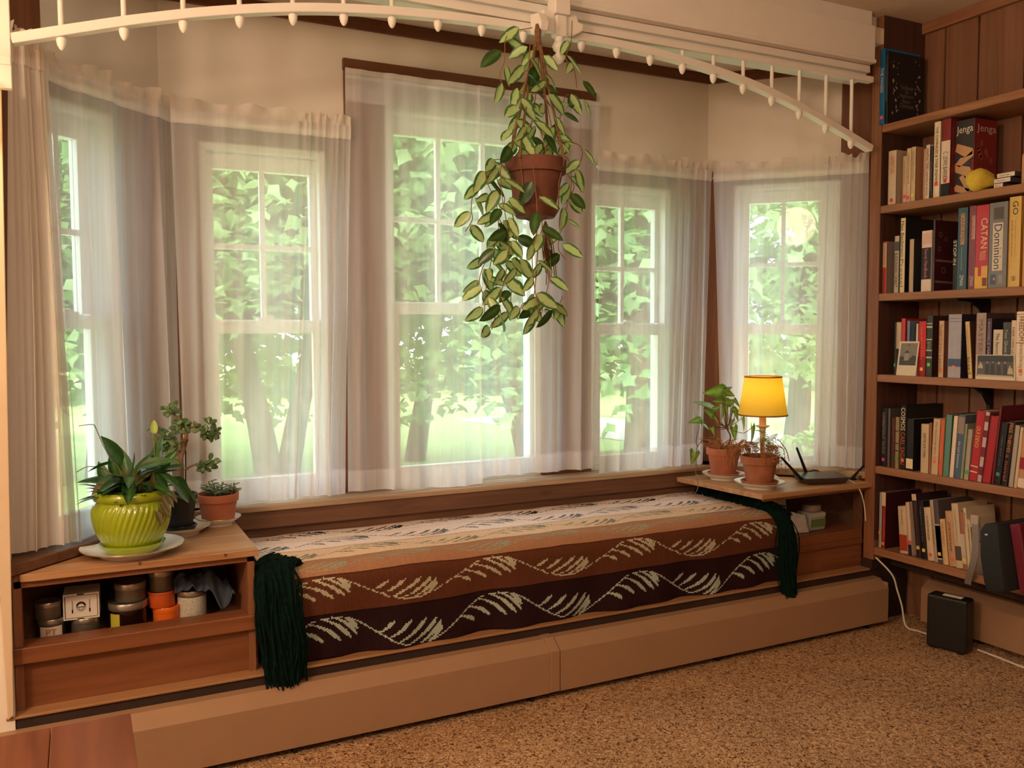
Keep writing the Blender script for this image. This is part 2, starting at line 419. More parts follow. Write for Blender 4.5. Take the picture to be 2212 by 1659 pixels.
# brown board along the top of the bay walls
tn = 2
def trim(fr, a0, a1, d1, z0, z1, mat, label, d0=0.0):
    global tn
    struct(fr.box(MB(), a0, a1, d0, d1, z0, z1).build('trim_%d' % tn, mat, bevel=0.002), label, 'trim'); tn += 1
trim(FB, 0.265, 2.54, 0.018, 2.296, BAYZ, MAT['trim_x'], 'brown board at the top of the back wall')
trim(FR, 0.0, 0.80, 0.018, 2.296, BAYZ, MAT['trim_x'], 'brown board at the top of the right slanted wall')
trim(FL, 0.0, 0.84, 0.018, 2.296, BAYZ, MAT['trim_x'], 'brown board at the top of the left slanted wall')
# wooden casings round the windows
CZ = 1.945
trim(FB, 0.265, 0.385, 0.014, 0.6, CZ, MAT['trim_z'], 'brown upright board left of the second window')
trim(FB, 0.385, 0.815, 0.014, 1.85, CZ, MAT['trim_x'], 'brown head board over the second window')
trim(FB, 0.815, 0.885, 0.014, 0.6, CZ, MAT['trim_z'], 'brown upright board right of the second window')
trim(FB, 0.885, 1.035, 0.016, 0.6, 2.146, MAT['trim_z'], 'brown upright board left of the tall middle window')
trim(FB, 1.69, 1.925, 0.016, 0.6, 2.146, MAT['trim_z'], 'brown upright board right of the tall middle window')
trim(FB, 0.882, 1.945, 0.020, 2.146, 2.186, MAT['trim_x'], 'brown head board over the tall middle window')
trim(FB, 1.035, 1.69, 0.016, 2.04, 2.146, MAT['trim_x'], 'brown board under the head board of the tall window')
trim(FB, 1.93, 2.335, 0.014, 1.82, 1.91, MAT['trim_x'], 'brown head board over the fourth window')
trim(FB, 2.335, 2.54, 0.014, 0.6, 1.91, MAT['trim_z'], 'brown corner board right of the fourth window')
trim(FR, 0.0, 0.115, 0.014, 0.6, 1.91, MAT['trim_z'], 'brown corner board left of the right window')
trim(FR, 0.115, 0.555, 0.014, 1.845, 1.91, MAT['trim_x'], 'brown head board over the right window')
trim(FR, 0.556, 0.80, 0.020, 0.6, 2.296, MAT['trim_z'], 'tall brown upright board right of the right window')
trim(FL, 0.0, 0.205, 0.014, 0.6, CZ, MAT['trim_z'], 'brown corner board right of the left window')
trim(FL, 0.205, 0.484, 0.014, 1.87, CZ, MAT['trim_x'], 'brown head board over the left window')
trim(FL, 0.484, 0.84, 0.020, 0.6, 2.296, MAT['trim_z'], 'tall brown upright board left of the left window')
# pale casing at the left edge, tapering at its foot
p = [at(0, 1290, 2.50), at(17, 1556, 2.50), at(30, 1545, 2.50), V3((-0.147, 2.5, 1.80)), V3((-0.36, 2.5, 1.80)), V3((-0.36, 2.5, 0.4))]
mb = MB().extr([(q.x, q.z) for q in [p[4], p[5], p[0], p[1], p[2], p[3]]], (0, 0.012, 0), (0, 2.499, 0), (1,0,0), (0,0,1))
struct(mb.build('trim_%d' % tn, MAT['cream_paint'], bevel=0.002), 'cream painted casing at the left edge of the bay', 'trim'); tn += 1
# sills and aprons
mb = MB()
mb.prism([(0.30, 2.998), (2.488, 2.998), (2.62, 3.13), (0.2, 3.13)], 0.597, 0.617)
struct(mb.build('trim_%d' % tn, MAT['sill'], bevel=0.004), 'weathered brown window sill along the back wall', 'trim'); tn += 1
mb = MB(); FL.box(mb, -0.054, 0.742, 0.0, 0.13, 0.587, 0.617)
struct(mb.build('trim_%d' % tn, MAT['apron'], bevel=0.004), 'dark window sill along the left slanted wall', 'trim'); tn += 1
mb = MB(); FR.box(mb, -0.054, 0.69, 0.0, 0.13, 0.587, 0.617)
struct(mb.build('trim_%d' % tn, MAT['sill'], bevel=0.004), 'window sill along the right slanted wall', 'trim'); tn += 1
struct(B(0.30, 2.49, 3.008, 3.03, 0.537, 0.597).build('trim_%d' % tn, MAT['apron'], bevel=0.002), 'brown board under the back window sill', 'trim'); tn += 1
struct(B(0.30, 2.60, 3.03, 3.06, 0.2, 0.6).build('wall_back_lower', MAT['apron']), 'brown boards behind the window seat', 'wall')

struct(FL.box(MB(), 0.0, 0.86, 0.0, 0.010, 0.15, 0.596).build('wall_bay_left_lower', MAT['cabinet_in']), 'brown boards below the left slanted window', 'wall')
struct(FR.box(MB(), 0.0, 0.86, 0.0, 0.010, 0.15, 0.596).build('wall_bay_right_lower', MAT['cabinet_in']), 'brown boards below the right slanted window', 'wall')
struct(MB().prism([(-0.5, 2.601), (3.3, 2.601), (3.3, 2.70), (2.60, 3.24), (0.20, 3.24), (-0.5, 2.70)], 0.05, 0.2186).build('floor_bay', MAT['darkboard']), 'dark boards under the window seat', 'floor')
struct(B(2.90, 3.14, 2.575, 2.60, 0.2, 0.60).build('wall_corner', MAT['cabinet_in']), 'brown board behind the bookcase post', 'wall')

# windows: white double hung units
def window(n, fr, hole, g0, g1, gz0, gz1, r0, r1, vm, hm, label):
    h0, h1, z0, z1 = hole
    e = thing('window_%d' % n, label, 'window', fr.p((h0+h1)/2, -0.05, z0)); e['kind'] = 'structure'
    d0, d1 = -0.11, -0.004; mb = MB(); fw = 0.022
    fr.box(mb, h0, h0+fw, d0, d1, z0, z1); fr.box(mb, h1-fw, h1, d0, d1, z0, z1)
    fr.box(mb, h0+fw, h1-fw, d0, d1, z1-fw, z1); fr.box(mb, h0+fw, h1-fw, d0, d1, z0, z0+0.02)
    mb.build('frame', MAT['vinyl'], e, bevel=0.002)
    i0, i1, b0, b1 = h0+fw, h1-fw, z0+0.02, z1-fw
    up = MB()                                        # upper sash, outside
    a, b = -0.085, -0.052
    fr.box(up, i0, g0, a, b, r0, b1); fr.box(up, g1, i1, a, b, r0, b1); fr.box(up, g0, g1, a, b, gz1, b1); fr.box(up, g0, g1, a, b, r0, r1)
    o = up.build('upper_sash', MAT['vinyl'], e, bevel=0.002)
    m2 = MB(); mw = 0.009
    for v in vm: fr.box(m2, v-mw, v+mw, a+0.008, b-0.004, r1, gz1)
    for k in hm: fr.box(m2, g0, g1, a+0.006, b-0.002, k-mw, k+mw)
    m2.build('muntin', MAT['vinyl'], o)
    fr.box(MB(), g0, g1, a+0.012, a+0.016, r1, gz1).build('pane', MAT['glass'], o)
    lo = MB(); a, b = -0.048, -0.018                 # lower sash, inside
    fr.box(lo, i0, g0+0.004, a, b, b0, r1); fr.box(lo, g1-0.004, i1, a, b, b0, r1); fr.box(lo, g0, g1, a, b, b0, gz0); fr.box(lo, g0, g1, a, b, r0-0.006, r1-0.004)
    o = lo.build('lower_sash', MAT['vinyl'], e, bevel=0.002)
    fr.box(MB(), g0, g1, a+0.012, a+0.016, gz0, r0).build('pane', MAT['glass'], o)
    c = (g0+g1)/2; lk = MB(); fr.box(lk, c-0.03, c+0.03, -0.046, -0.02, r1-0.004, r1+0.006); fr.box(lk, c-0.015, c+0.02, -0.044, -0.024, r1+0.006, r1+0.014)
    lk.build('sash_lock', MAT['vinyl'], o)
window(1, FL, W1, 0.298, 0.448, 0.672, 1.784, 1.222, 1.262, [0.373], [1.506], 'white double hung window in the left slanted wall')
window(2, FB, W2, 0.435, 0.770, 0.690, 1.772, 1.208, 1.250, [0.602], [1.506], 'white double hung window left of the tall middle one')
window(3, FB, W3, 1.090, 1.655, 0.690, 1.950, 1.280, 1.320, [1.272, 1.463], [1.634], 'tall white window in the middle of the back wall')
window(4, FB, W4, 1.985, 2.292, 0.672, 1.738, 1.194, 1.240, [2.125], [1.474], 'white double hung window right of the tall middle one')
window(5, FR, W5, 0.180, 0.470, 0.655, 1.770, 1.196, 1.236, [0.325], [1.497], 'white double hung window behind the table lamp')

# header over the opening: white boards
e = thing('header_beam', 'white board beam across the top of the bay opening', 'beam', (1.35, 2.49, 2.25)); e['kind'] = 'structure'
B(-0.17, 2.83, 2.497, 2.535, 2.392, CEIL).build('upper_board', MAT['white_paint'], e)
B(-0.17, 2.83, 2.478, 2.535, 2.262, 2.392).build('main_board', MAT['white_paint'], e, bevel=0.002)
B(-0.17, 2.83, 2.470, 2.535, 2.247, 2.262).build('lower_moulding', MAT['white_paint'], e, bevel=0.003)
B(-0.17, 2.83, 2.500, 2.60, 2.218, 2.245).build('under_board', MAT['white_paint'], e, bevel=0.002)
MB().prism([(-0.17,2.52),(2.83,2.52),(2.83,2.60),(-0.17,2.60)], 2.196, 2.218).build('soffit', MAT['white_paint'], e)

# ------------------------------------------------------------------ fretwork spandrels and turned drop under the header
SY = 2.50
def spandrel(name, label, x_wall, x_mid, sgn):
    e = thing(name, label, 'spandrel', (x_wall, SY, 1.93), 'white fretwork spandrels under the beam')
    B(min(x_wall, x_mid), max(x_wall, x_mid), SY-0.014, SY+0.016, 2.178, 2.2).build('top_rail', MAT['white_paint'], e, bevel=0.002)
    # arched lower rail, measured along its length
    L = abs(x_mid-x_wall)
    prof = [(0.0, 1.935), (0.10, 1.982), (0.20, 2.027), (0.32, 2.074), (0.45, 2.114), (0.58, 2.142), (0.72, 2.162), (0.86, 2.172), (1.0, 2.175)]
    P = catmull([(x_wall+sgn*L*t, SY, z-0.013) for t, z in prof], 5)
    mb = MB(); n = len(P); hw, hh = 0.017, 0.0125; Vv = []
    for i in range(n):
        t = (P[min(i+1, n-1)]-P[max(i-1, 0)]).normalized(); up = V3((-t.z, 0, t.x))*(1 if sgn > 0 else -1)
        for (a, b) in ((-1,-1), (1,-1), (1,1), (-1,1)): Vv.append(P[i]+V3((0, hw*a, 0))+up*hh*b)
    F = [(i*4+k, i*4+(k+1) % 4, (i+1)*4+(k+1) % 4, (i+1)*4+k) for i in range(n-1) for k in range(4)]+[(3,2,1,0), tuple((n-1)*4+k for k in range(4))]
    mb.add(Vv, F); mb.build('arched_rail', MAT['white_paint'], e, bevel=0.002)
    def z_at(t):
        for (t0, z0), (t1, z1) in zip(prof, prof[1:]):
            if t0 <= t <= t1: return z0+(z1-z0)*(t-t0)/(t1-t0)-0.013
        return prof[-1][1]
    for k in range(10):
        t = 0.075+k*0.098
        x = x_wall+sgn*L*t; zr = z_at(t)
        if 2.178-(zr+0.012) > 0.02:
            MB().tube([(x, SY, zr+0.005), (x, SY, 2.18)], 0.0068, 10).build('spindle', MAT['white_paint'], e, smooth=True)
        kn = [(0.0085, 0.012), (0.0085, 0.0), (0.0125, -0.004), (0.0125, -0.012), (0.010, -0.022), (0.0055, -0.030), (0.001, -0.033)]
        MB().lathe([(r, zr-0.012+z) for r, z in reversed(kn)], (x, SY, 0), 14).build('drop_knob', MAT['white_paint'], e, smooth=True)
    if x_wall < 1:
        B(x_wall-0.034, x_wall, SY-0.02, SY+0.006, 1.80, 2.262).build('side_post', MAT['white_paint'], e, bevel=0.002)
        B(x_wall-0.034, x_wall, SY-0.026, SY-0.018, 1.855, 1.878).build('side_post_band', MAT['white_paint'], e, bevel=0.003)
    return e
spandrel('spandrel', 'white arched fretwork spandrel with drop knobs from left casing to middle post', -0.123, 1.355, 1)
spandrel('spandrel', 'white arched fretwork spandrel with drop knobs running down to the bookcase', 2.835, 1.445, -1)
DX, DY = 1.398, 2.46
e = thing('drop_post', 'turned white drop post hanging at the middle of the beam', 'post', (DX, DY, 2.05))
B(DX-0.028, DX+0.028, DY-0.028, DY+0.028, 2.20, 2.262).build('upper_block', MAT['white_paint'], e, bevel=0.004)
MB().lathe([(0.020, 2.262), (0.026, 2.268), (0.026, 2.280), (0.020, 2.285), (0.026, 2.292), (0.026, 2.303), (0.020, 2.31), (0.027, 2.318), (0.027, 2.33), (0.02, 2.34), (0.024, 2.38), (0.02, 2.45)], (DX, DY, 0), 24).build('turned_shaft', MAT['white_paint'], e, smooth=True)
B(DX-0.020, DX+0.020, DY-0.020, DY+0.020, 2.135, 2.20).build('lower_block', MAT['white_paint'], e, bevel=0.005)
MB().lathe([(0.002, 2.052), (0.010, 2.056), (0.019, 2.068), (0.021, 2.076), (0.012, 2.084), (0.010, 2.088), (0.018, 2.096), (0.022, 2.108), (0.019, 2.116), (0.014, 2.122), (0.017, 2.136)], (DX, DY, 0), 24).build('finial', MAT['white_paint'], e, smooth=True)
for s in (-1, 1):                                    # little scroll brackets at its sides
    poly = [(0, 0), (0.035, 0.004), (0.062, 0.020), (0.066, 0.040), (0.045, 0.046), (0.040, 0.066), (0, 0.066)]
    MB().extr([(s*a, b) for a, b in poly], (0, 0.022, 0), (DX+s*0.02, DY-0.011, 2.145), (1,0,0), (0,0,1)).build('side_bracket', MAT['white_paint'], e, bevel=0.003)
# front bracket that holds the hanging plant
poly = [(0, 0), (0.03, -0.012), (0.062, -0.004), (0.07, 0.02), (0.05, 0.05), (0, 0.06)]
MB().extr(poly, (0.03, 0, 0), (DX-0.098, DY+0.01, 2.135), (0,-1,0), (0,0,1)).build('front_bracket', MAT['white_paint'], e, bevel=0.003)

# ------------------------------------------------------------------ window seat carpentry
e = thing('bench_cabinet', 'low open pine cabinet at left end of window seat holding tins and jars', 'cabinet', (0.15, 2.75, 0.219))
MB().prism([(-0.112, 2.528), (0.447, 2.528), (0.447, 2.995), (0.312, 2.995), (-0.150, 2.533)], 0.566, 0.586).build('top', MAT['cabinet_top'], e, bevel=0.002)
B(-0.165, 0.437, 2.545, 2.56, 0.548, 0.566).build('top_rail', MAT['cabinet'], e)
B(0.418, 0.437, 2.545, 2.98, 0.2267, 0.566).build('side_panel', MAT['case_z'], e)
B(-0.168, -0.148, 2.545, 2.60, 0.2267, 0.586).build('side_panel', MAT['case_z'], e)
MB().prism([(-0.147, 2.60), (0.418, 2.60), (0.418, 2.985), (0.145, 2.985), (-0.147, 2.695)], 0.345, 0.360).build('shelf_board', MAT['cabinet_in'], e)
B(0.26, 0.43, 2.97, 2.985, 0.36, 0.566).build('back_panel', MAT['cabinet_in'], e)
B(-0.170, 0.437, 2.530, 2.605, 0.352, 0.395).build('front_lip', MAT['cabinet'], e, bevel=0.003)
B(-0.172, 0.445, 2.560, 2.585, 0.2267, 0.352).build('front_panel', MAT['cabinet'], e)
for px, py in ((302, 1217), (487, 1199)):
    q = at(px, py, 2.528); MB().tube([(q.x, 2.5262, q.z), (q.x, 2.53, q.z)], 0.0042, 12).build('plug', MAT['apron'], e)
e = thing('bench_cabinet', 'low open pine cabinet at right end of window seat under the table lamp', 'cabinet', (2.6, 2.75, 0.219))
MB().prism([(2.312, 2.512), (2.90, 2.512), (2.90, 2.575), (2.492, 2.990), (2.278, 2.995)], 0.562, 0.582).build('top', MAT['cabinet_top'], e, bevel=0.002)
B(2.345, 2.90, 2.535, 2.55, 0.548, 0.562).build('top_rail', MAT['case_y'], e)
MB().prism([(2.452, 2.552), (2.895, 2.552), (2.895, 2.74), (2.66, 2.975), (2.452, 2.975)], 0.345, 0.385).build('shelf_board', MAT['cabinet'], e, bevel=0.003)
B(2.446, 2.895, 2.552, 2.57, 0.322, 0.345).build('front_lip', MAT['cabinet'], e)
B(2.446, 2.90, 2.56, 2.585, 0.2267, 0.322).build('front_panel', MAT['cabinet'], e)
B(2.893, 2.899, 2.555, 2.60, 0.385, 0.562).build('side_panel', MAT['cabinet_in'], e)
o = B(-0.19, 2.895, 2.508, 2.60, 0.2190, 0.2265).build('seat_ledge', MAT['ledge'], bevel=0.002); tag(o, 'long tan wooden ledge along the front of the window seat', 'ledge'); o['kind'] = 'structure'
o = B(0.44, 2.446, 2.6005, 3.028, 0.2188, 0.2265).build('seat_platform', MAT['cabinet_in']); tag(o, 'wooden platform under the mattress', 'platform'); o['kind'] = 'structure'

# ------------------------------------------------------------------ baseboard heaters
def heater(label, fr, parts, a0, a1):
    e = thing('baseboard_heater', label, 'heater', fr.p((a0+a1)/2, 0, 0))
    prof = [(0.0, 0.192), (0.032, 0.190), (0.075, 0.158), (0.075, 0.022), (0.068, 0.022), (0.068, 0.155), (0.030, 0.183), (0.0, 0.184)]
    for b0, b1, extra in parts:
        MB().extr([(d+(extra if d > 0.01 else 0), z+extra) for d, z in prof], fr.t*(b1-b0), fr.p(b0, 0, 0), fr.n, UP).build('cover' if extra == 0 else 'joint_strip', MAT['heater'], e, bevel=0.0015)
    fr.box(MB(), a0, a1, 0.0, 0.008, 0.02, 0.186).build('back_plate', MAT['black'], e)
    fr.box(MB(), a0+0.02, a1-0.02, 0.014, 0.060, 0.05, 0.10).build('fin_tube', MAT['metal'], e)
    for k in range(5):
        s_ = a0+0.1+(a1-a0-0.2)*k/4
        fr.box(MB(), s_, s_+0.012, 0.0, 0.06, 0.0, 0.05).build('foot', MAT['black'], e)
    fr.box(MB(), a1-0.004, a1, 0.0, 0.072, 0.022, 0.18).build('end_cap', MAT['heater'], e)
FH = Frame((0, 2.515), (1, 0), (0, -1))
heater('long tan baseboard heater with a seam under the window seat', FH, [(-0.35, 1.352, 0), (1.352, 1.387, 0.0025), (1.39, 2.925, 0)], -0.35, 2.925)
FH2 = Frame((3.115, 2.38), (0, -1), (-1, 0))
heater('tan baseboard heater along right wall below the bookcase', FH2, [(0.0, 3.2, 0)], 0.0, 3.2)

# ================================================================== THE GARDEN BEYOND THE WINDOWS
def leafy(name, col1, col2, transl=0.45, rough=0.55):
    m, n, L, p = nt(name); out = n['Material Output']
    tc = n.new('ShaderNodeTexCoord'); ns = n.new('ShaderNodeTexNoise'); ns.inputs['Scale'].default_value = 1.1; ns.inputs['Detail'].default_value = 3
    L.new(tc.outputs['Object'], ns.inputs['Vector'])
    rp = n.new('ShaderNodeValToRGB'); e = rp.color_ramp.elements; e[0].position = 0.35; e[0].color = col1; e[1].position = 0.65; e[1].color = col2
    L.new(ns.outputs['Fac'], rp.inputs[0]); L.new(rp.outputs[0], p.inputs['Base Color']); p.inputs['Roughness'].default_value = rough
    tl = n.new('ShaderNodeBsdfTranslucent'); L.new(rp.outputs[0], tl.inputs[0])
    mx = n.new('ShaderNodeMixShader'); mx.inputs[0].default_value = transl
    L.new(p.outputs[0], mx.inputs[1]); L.new(tl.outputs[0], mx.inputs[2]); L.new(mx.outputs[0], out.inputs[0]); return m
MAT['maple'] = leafy('maple_leaf', srgb(112, 148, 98), srgb(164, 194, 134))
MAT['maple2'] = leafy('young_maple_leaf', srgb(132, 168, 104), srgb(188, 212, 146))
MAT['fartree'] = leafy('far_leaf', srgb(108, 140, 104), srgb(156, 184, 138), 0.3)
MAT['grass'] = plain('lawn_grass', srgb(170, 196, 128), 1.0, spec=0.1, noise_amt=0.16, nscale=2.5)
MAT['road'] = plain('pale_gravel', srgb(206, 200, 190), 1.0, noise_amt=0.08, nscale=8)
GZ = -0.62
def pol(az, d, z=GZ): a = math.radians(az); return V3((d*math.sin(a), d*math.cos(a), z))
mb = MB().prism([(-30, 3.3), (60, 3.3), (60, 70), (-30, 70)], GZ-0.1, GZ)
struct(mb.build('lawn', MAT['grass']), 'sunlit green lawn outside the windows', 'lawn')
a, b = pol(30, 17.5), pol(62, 12.5); tdir = (b-a).normalized(); nd = V3((-tdir.y, tdir.x, 0))
mb = MB().prism([tuple((a-tdir*2+nd*1.3)[:2]), tuple((b+tdir*6+nd*1.3)[:2]), tuple((b+tdir*6-nd*1.3)[:2]), tuple((a-tdir*2-nd*1.3)[:2])], GZ, GZ+0.02)
struct(mb.build('driveway', MAT['road']), 'pale gravel drive beyond the right window', 'driveway')

def crown(mb, c, rx, ry, rz, n, size, rng, zmin=None):
    blobs = []
    for k in range(22):
        d = V3((rng.gauss(0,1), rng.gauss(0,1), rng.gauss(0,0.9))).normalized()*rng.uniform(0.45, 0.95)
        blobs.append((V3((c[0]+d.x*rx, c[1]+d.y*ry, c[2]+d.z*rz)), rng.uniform(0.28, 0.5)))
    for i in range(n):
        bc, br = blobs[rng.randrange(len(blobs))]
        d = V3((rng.gauss(0,1), rng.gauss(0,1), rng.gauss(0,1))).normalized()*(rng.random()**0.4)*br
        p = bc+V3((d.x*rx, d.y*ry, d.z*rz*0.8))
        if zmin is not None and p.z < zmin: p.z = zmin+rng.random()*0.8
        ax = V3((rng.gauss(0,1), rng.gauss(0,1), rng.gauss(-0.5,0.5))).normalized()
        sd = ax.cross(V3((rng.gauss(0,0.6), rng.gauss(0,0.6), 1))).normalized(); nn = sd.cross(ax)
        s = size*rng.uniform(0.7, 1.25)
        w = s*0.5
        mb.add([p, p+ax*s*0.35+sd*w, p+ax*s*0.62+sd*w*0.45+nn*s*0.05, p+ax*s, p+ax*s*0.62-sd*w*0.45+nn*s*0.05, p+ax*s*0.35-sd*w], [(0,1,2,3,4,5)])
def tree(label, az, d, h, rx, rz, zc, n, size, mat, trunks, seed, name='maple_tree', zmin=0.1, group=None):
    rng = random.Random(seed); b = pol(az, d)
    e = thing(name, label, 'tree', b, group)
    t = MB()
    for (ox, lean, r) in trunks:
        P = [b+V3((ox*0.3, 0, -0.1)), b+V3((ox*0.6+lean*0.3, 0, 0.8)), b+V3((ox+lean*0.8, 0.1, 1.9)), b+V3((ox+lean*1.4, 0.1, 3.4)), b+V3((ox+lean*1.6, 0, h*0.75))]
        t.tube(catmull(P, 4), [r*(1-0.72*k/16) for k in range(17)], 10)
        for k in range(5):
            q = P[2]+(P[4]-P[2])*(k*0.17); a = rng.uniform(0, 6.28)
            t.tube([q, q+V3((math.cos(a)*rx*0.35, math.sin(a)*rx*0.35, 0.35)), q+V3((math.cos(a)*rx*0.75, math.sin(a)*rx*0.75, 0.25))], [r*0.34, r*0.2, r*0.08], 6)
    t.build('trunk', MAT['bark'], e, smooth=True)
    f = MB(); crown(f, (b.x, b.y, zc), rx, rx, rz, n, size, rng, zmin)
    f.build('foliage', mat, e)
tree('forked maple tree nearest the second window on the lawn', 11.3, 10.2, 8, 2.6, 3.6, 3.2, 12000, 0.17, MAT['maple'], [(-0.18, -0.25, 0.17), (0.2, 0.35, 0.15)], 1)
tree('pale green maple tree beyond the tall middle window', 20.0, 12.5, 9, 2.9, 3.9, 3.5, 12000, 0.18, MAT['maple2'], [(0, 0.5, 0.16)], 2)
tree('leaning maple tree right of centre beyond the tall middle window', 27.5, 11.0, 8, 2.4, 3.6, 3.4, 10000, 0.17, MAT['maple'], [(0.2, -0.9, 0.15)], 3)
tree('dense maple tree beyond the fourth window', 35.0, 9.5, 8, 2.3, 3.6, 3.0, 9000, 0.16, MAT['maple'], [(0, 0.1, 0.26)], 4, zmin=-0.2)
tree('maple tree beyond the window behind the lamp', 44.5, 13.0, 8, 2.2, 3.0, 3.3, 6500, 0.17, MAT['maple2'], [(0, 0.3, 0.2)], 5, zmin=0.6)
tree('maple tree beyond the left slanted window', 1.0, 12.0, 8, 2.5, 3.6, 3.4, 8000, 0.18, MAT['maple'], [(0, 0.2, 0.2)], 6)
for k, (az, d, s) in enumerate([(-7, 27, 1.1), (4, 30, 1.2), (14, 27, 1.0), (22.5, 31, 1.2), (31, 28, 1.0), (38.5, 30, 0.95), (52, 29, 0.9)]):
    tree('tall leafy tree in the far row at the end of the lawn', az, d, 11*s, 4.6*s, 5.2*s, 3.9*s, 4200, 0.5, MAT['fartree'], [(0, 0.3, 0.3)], 20+k, name='background_tree', zmin=-0.3, group='far row of trees')
rng = random.Random(5)
for k, (az, d, r) in enumerate([(44.6, 9.6, 0.55), (47.5, 11.5, 0.7)]):
    b = pol(az, d); f = MB(); crown(f, (b.x, b.y, GZ+r*0.55), r, r, r*0.6, 1200, 0.12, rng, GZ)
    tag(f.build('garden_shrub', MAT['maple2']), ['small round green shrub on the lawn near the right window', 'larger green shrub by the gravel drive'][k], 'shrub')

# ================================================================== CURTAINS
def interp(tbl, x):
    for (a, b), (c, d) in zip(tbl, tbl[1:]):
        if x <= c: return b+(d-b)*(x-a)/(c-a) if c > a else d
    return tbl[-1][1]
def surface(P0, P1, Bot0, Bot1, n, zt, zb, dens, waves, lat, seed, amp_top=0.35, zb1=None, bulge=0.0):
    """point on a hanging panel: u across the cloth, v from the rod (0) to the hem (1); o lifts off along the normal"""
    P0, P1, Bot0, Bot1 = [V3((p[0], p[1], 0)) for p in (P0, P1, Bot0, Bot1)]; n = V3((n[0], n[1], 0)); t = (P1-P0).normalized()
    rng = random.Random(seed); ph = [rng.uniform(0, 6.28) for _ in range(12)]; ws = waves
    dz = (zb1 if zb1 is not None else zb)-zb
    def f(u, v, o=0.0, z=None):
        q = interp(dens, u); v = max(0.0, v)
        a = P0+(P1-P0)*q; b = Bot0+(Bot1-Bot0)*(q*0.75+u*0.25)
        g = amp_top+(1-amp_top)*min(1, v*1.4)
        off = 0; la = 0
        for i, (k, am) in enumerate(ws):
            drift = 0.5*math.sin(v*2.2+ph[i]*2)
            th = 2*PI*k*u+ph[i]+drift
            off += am*math.sin(th); la += lat*am*math.cos(th+0.6)
        p = a*(1-v)+b*v+n*(off*g+o+bulge*math.sin(PI*v)*u*(1-u)*4)+t*(la*g)
        zz = zt+(zb+dz*u-zt)*v if z is None else z
        return V3((p.x, p.y, zz))
    return f
def curtain(name, label, f, nu, nv, mat, zt, ruffle=0.042, pocket=0.045, hem=True, seed=0, e=None, zhem=0.09, ph=None, mat2='sheer2', rough_top=0.02, kr=11):
    if e is None: e = thing(name, label, 'curtain', f(0.5, 0.02)-V3((0,0,0.02)))
    MB().grid(lambda u, v: f(u, v), nu, nv).build('panel', mat, e, smooth=True, angle=0)
    H_ = f(0.5, 0).z-f(0.5, 1).z
    if pocket: MB().grid(lambda u, v: f(u, v*pocket/H_, 0.004), nu, 4).build('rod_pocket', MAT[mat2], e, smooth=True, angle=0)
    if hem: MB().grid(lambda u, v: f(u, 1-zhem/H_*(1-v), 0.003), nu, 4).build('hem', MAT['sheer'], e, smooth=True, angle=0)
    if ruffle:
        rng = random.Random(seed+99); a = [rng.uniform(0, 6.28) for _ in range(6)]
        def rf(u, v):
            p = f(u, 0.0); w = math.sin(2*PI*kr*u+a[0])+0.6*math.sin(2*PI*kr*0.43*u+a[1])
            h = ruffle*(0.86+0.16*math.sin(2*PI*kr*0.31*u+a[2])+0.10*math.sin(2*PI*kr*0.77*u+a[3]))
            q = f(u, 0.0, rough_top*w*v*0.6)
            return V3((q.x, q.y, p.z+h*v))
        MB().grid(rf, nu, 5).build('ruffle', MAT['sheer3'], e, smooth=True, angle=0)
    return e
def rod(label, A, Bp, z, r=0.006):
    mb = MB(); mb.tube([V3((A[0], A[1], z)), V3((Bp[0], Bp[1], z))], r, 12)
    o = mb.build('curtain_rod', MAT['white_paint'], smooth=True); tag(o, label, 'curtain rod'); return o
# second window (left of the tall one): gathered at its right end
LIN = [(0, 0), (1, 1)]
f2 = surface((0.284, 3.035), (0.885, 3.035), (0.290, 3.035), (0.850, 3.045), (0, -1), 1.925, 0.625, [(0, 0), (0.40, 0.70), (1, 1)], [(2.6, 0.010), (6.3, 0.007), (13, 0.006)], 0.9, 2)
curtain('curtain', 'white sheer ruffled curtain over the window left of the tall one', f2, 260, 26, MAT['sheer'], 1.925, kr=11)
rod('white rod of the curtain left of the tall window', (0.30, 3.05), (0.88, 3.05), 1.898)
# tall middle window: two flat panels on one rod
e3 = thing('curtain', 'white sheer flat-topped curtain over the tall middle window', 'curtain', (1.41, 3.055, 2.12))
f3a = surface((0.875, 3.062), (1.395, 3.062), (0.86, 3.05), (1.385, 3.04), (0, -1), 2.135, 0.632, LIN, [(2.6, 0.010), (5.3, 0.006), (9, 0.003)], 0.6, 3, amp_top=0.3, zb1=0.612)
f3b = surface((1.385, 3.066), (1.938, 3.066), (1.375, 3.06), (1.90, 3.05), (0, -1), 2.135, 0.64, LIN, [(3.6, 0.013), (6.1, 0.008), (10, 0.003)], 0.8, 31, amp_top=0.3, zb1=0.64)
for f in (f3a, f3b): curtain('', '', f, 130, 26, MAT['sheer'], 2.135, ruffle=0, pocket=0.115, mat2='sheer', e=e3, zhem=0.075)
for f in (f3a, f3b): MB().grid(lambda u, v: f(u, v*0.018/1.5, 0.006), 130, 2).build('rod_pocket', MAT['sheer2'], e3, smooth=True, angle=0)
rod('white rod of the tall middle curtain', (0.88, 3.078), (1.932, 3.078), 2.112)
# fourth window
f4 = surface((1.902, 3.035), (2.485, 3.035), (1.905, 3.035), (2.455, 3.03), (0, -1), 1.898, 0.622, [(0, 0), (0.42, 0.64), (1, 1)], [(3.4, 0.010), (7.7, 0.008), (13, 0.005)], 0.9, 4)
curtain('curtain', 'white sheer ruffled curtain over the window right of the tall one', f4, 260, 26, MAT['sheer'], 1.898, kr=11)
rod('white rod of the curtain right of the tall window', (1.91, 3.05), (2.48, 3.05), 1.872)
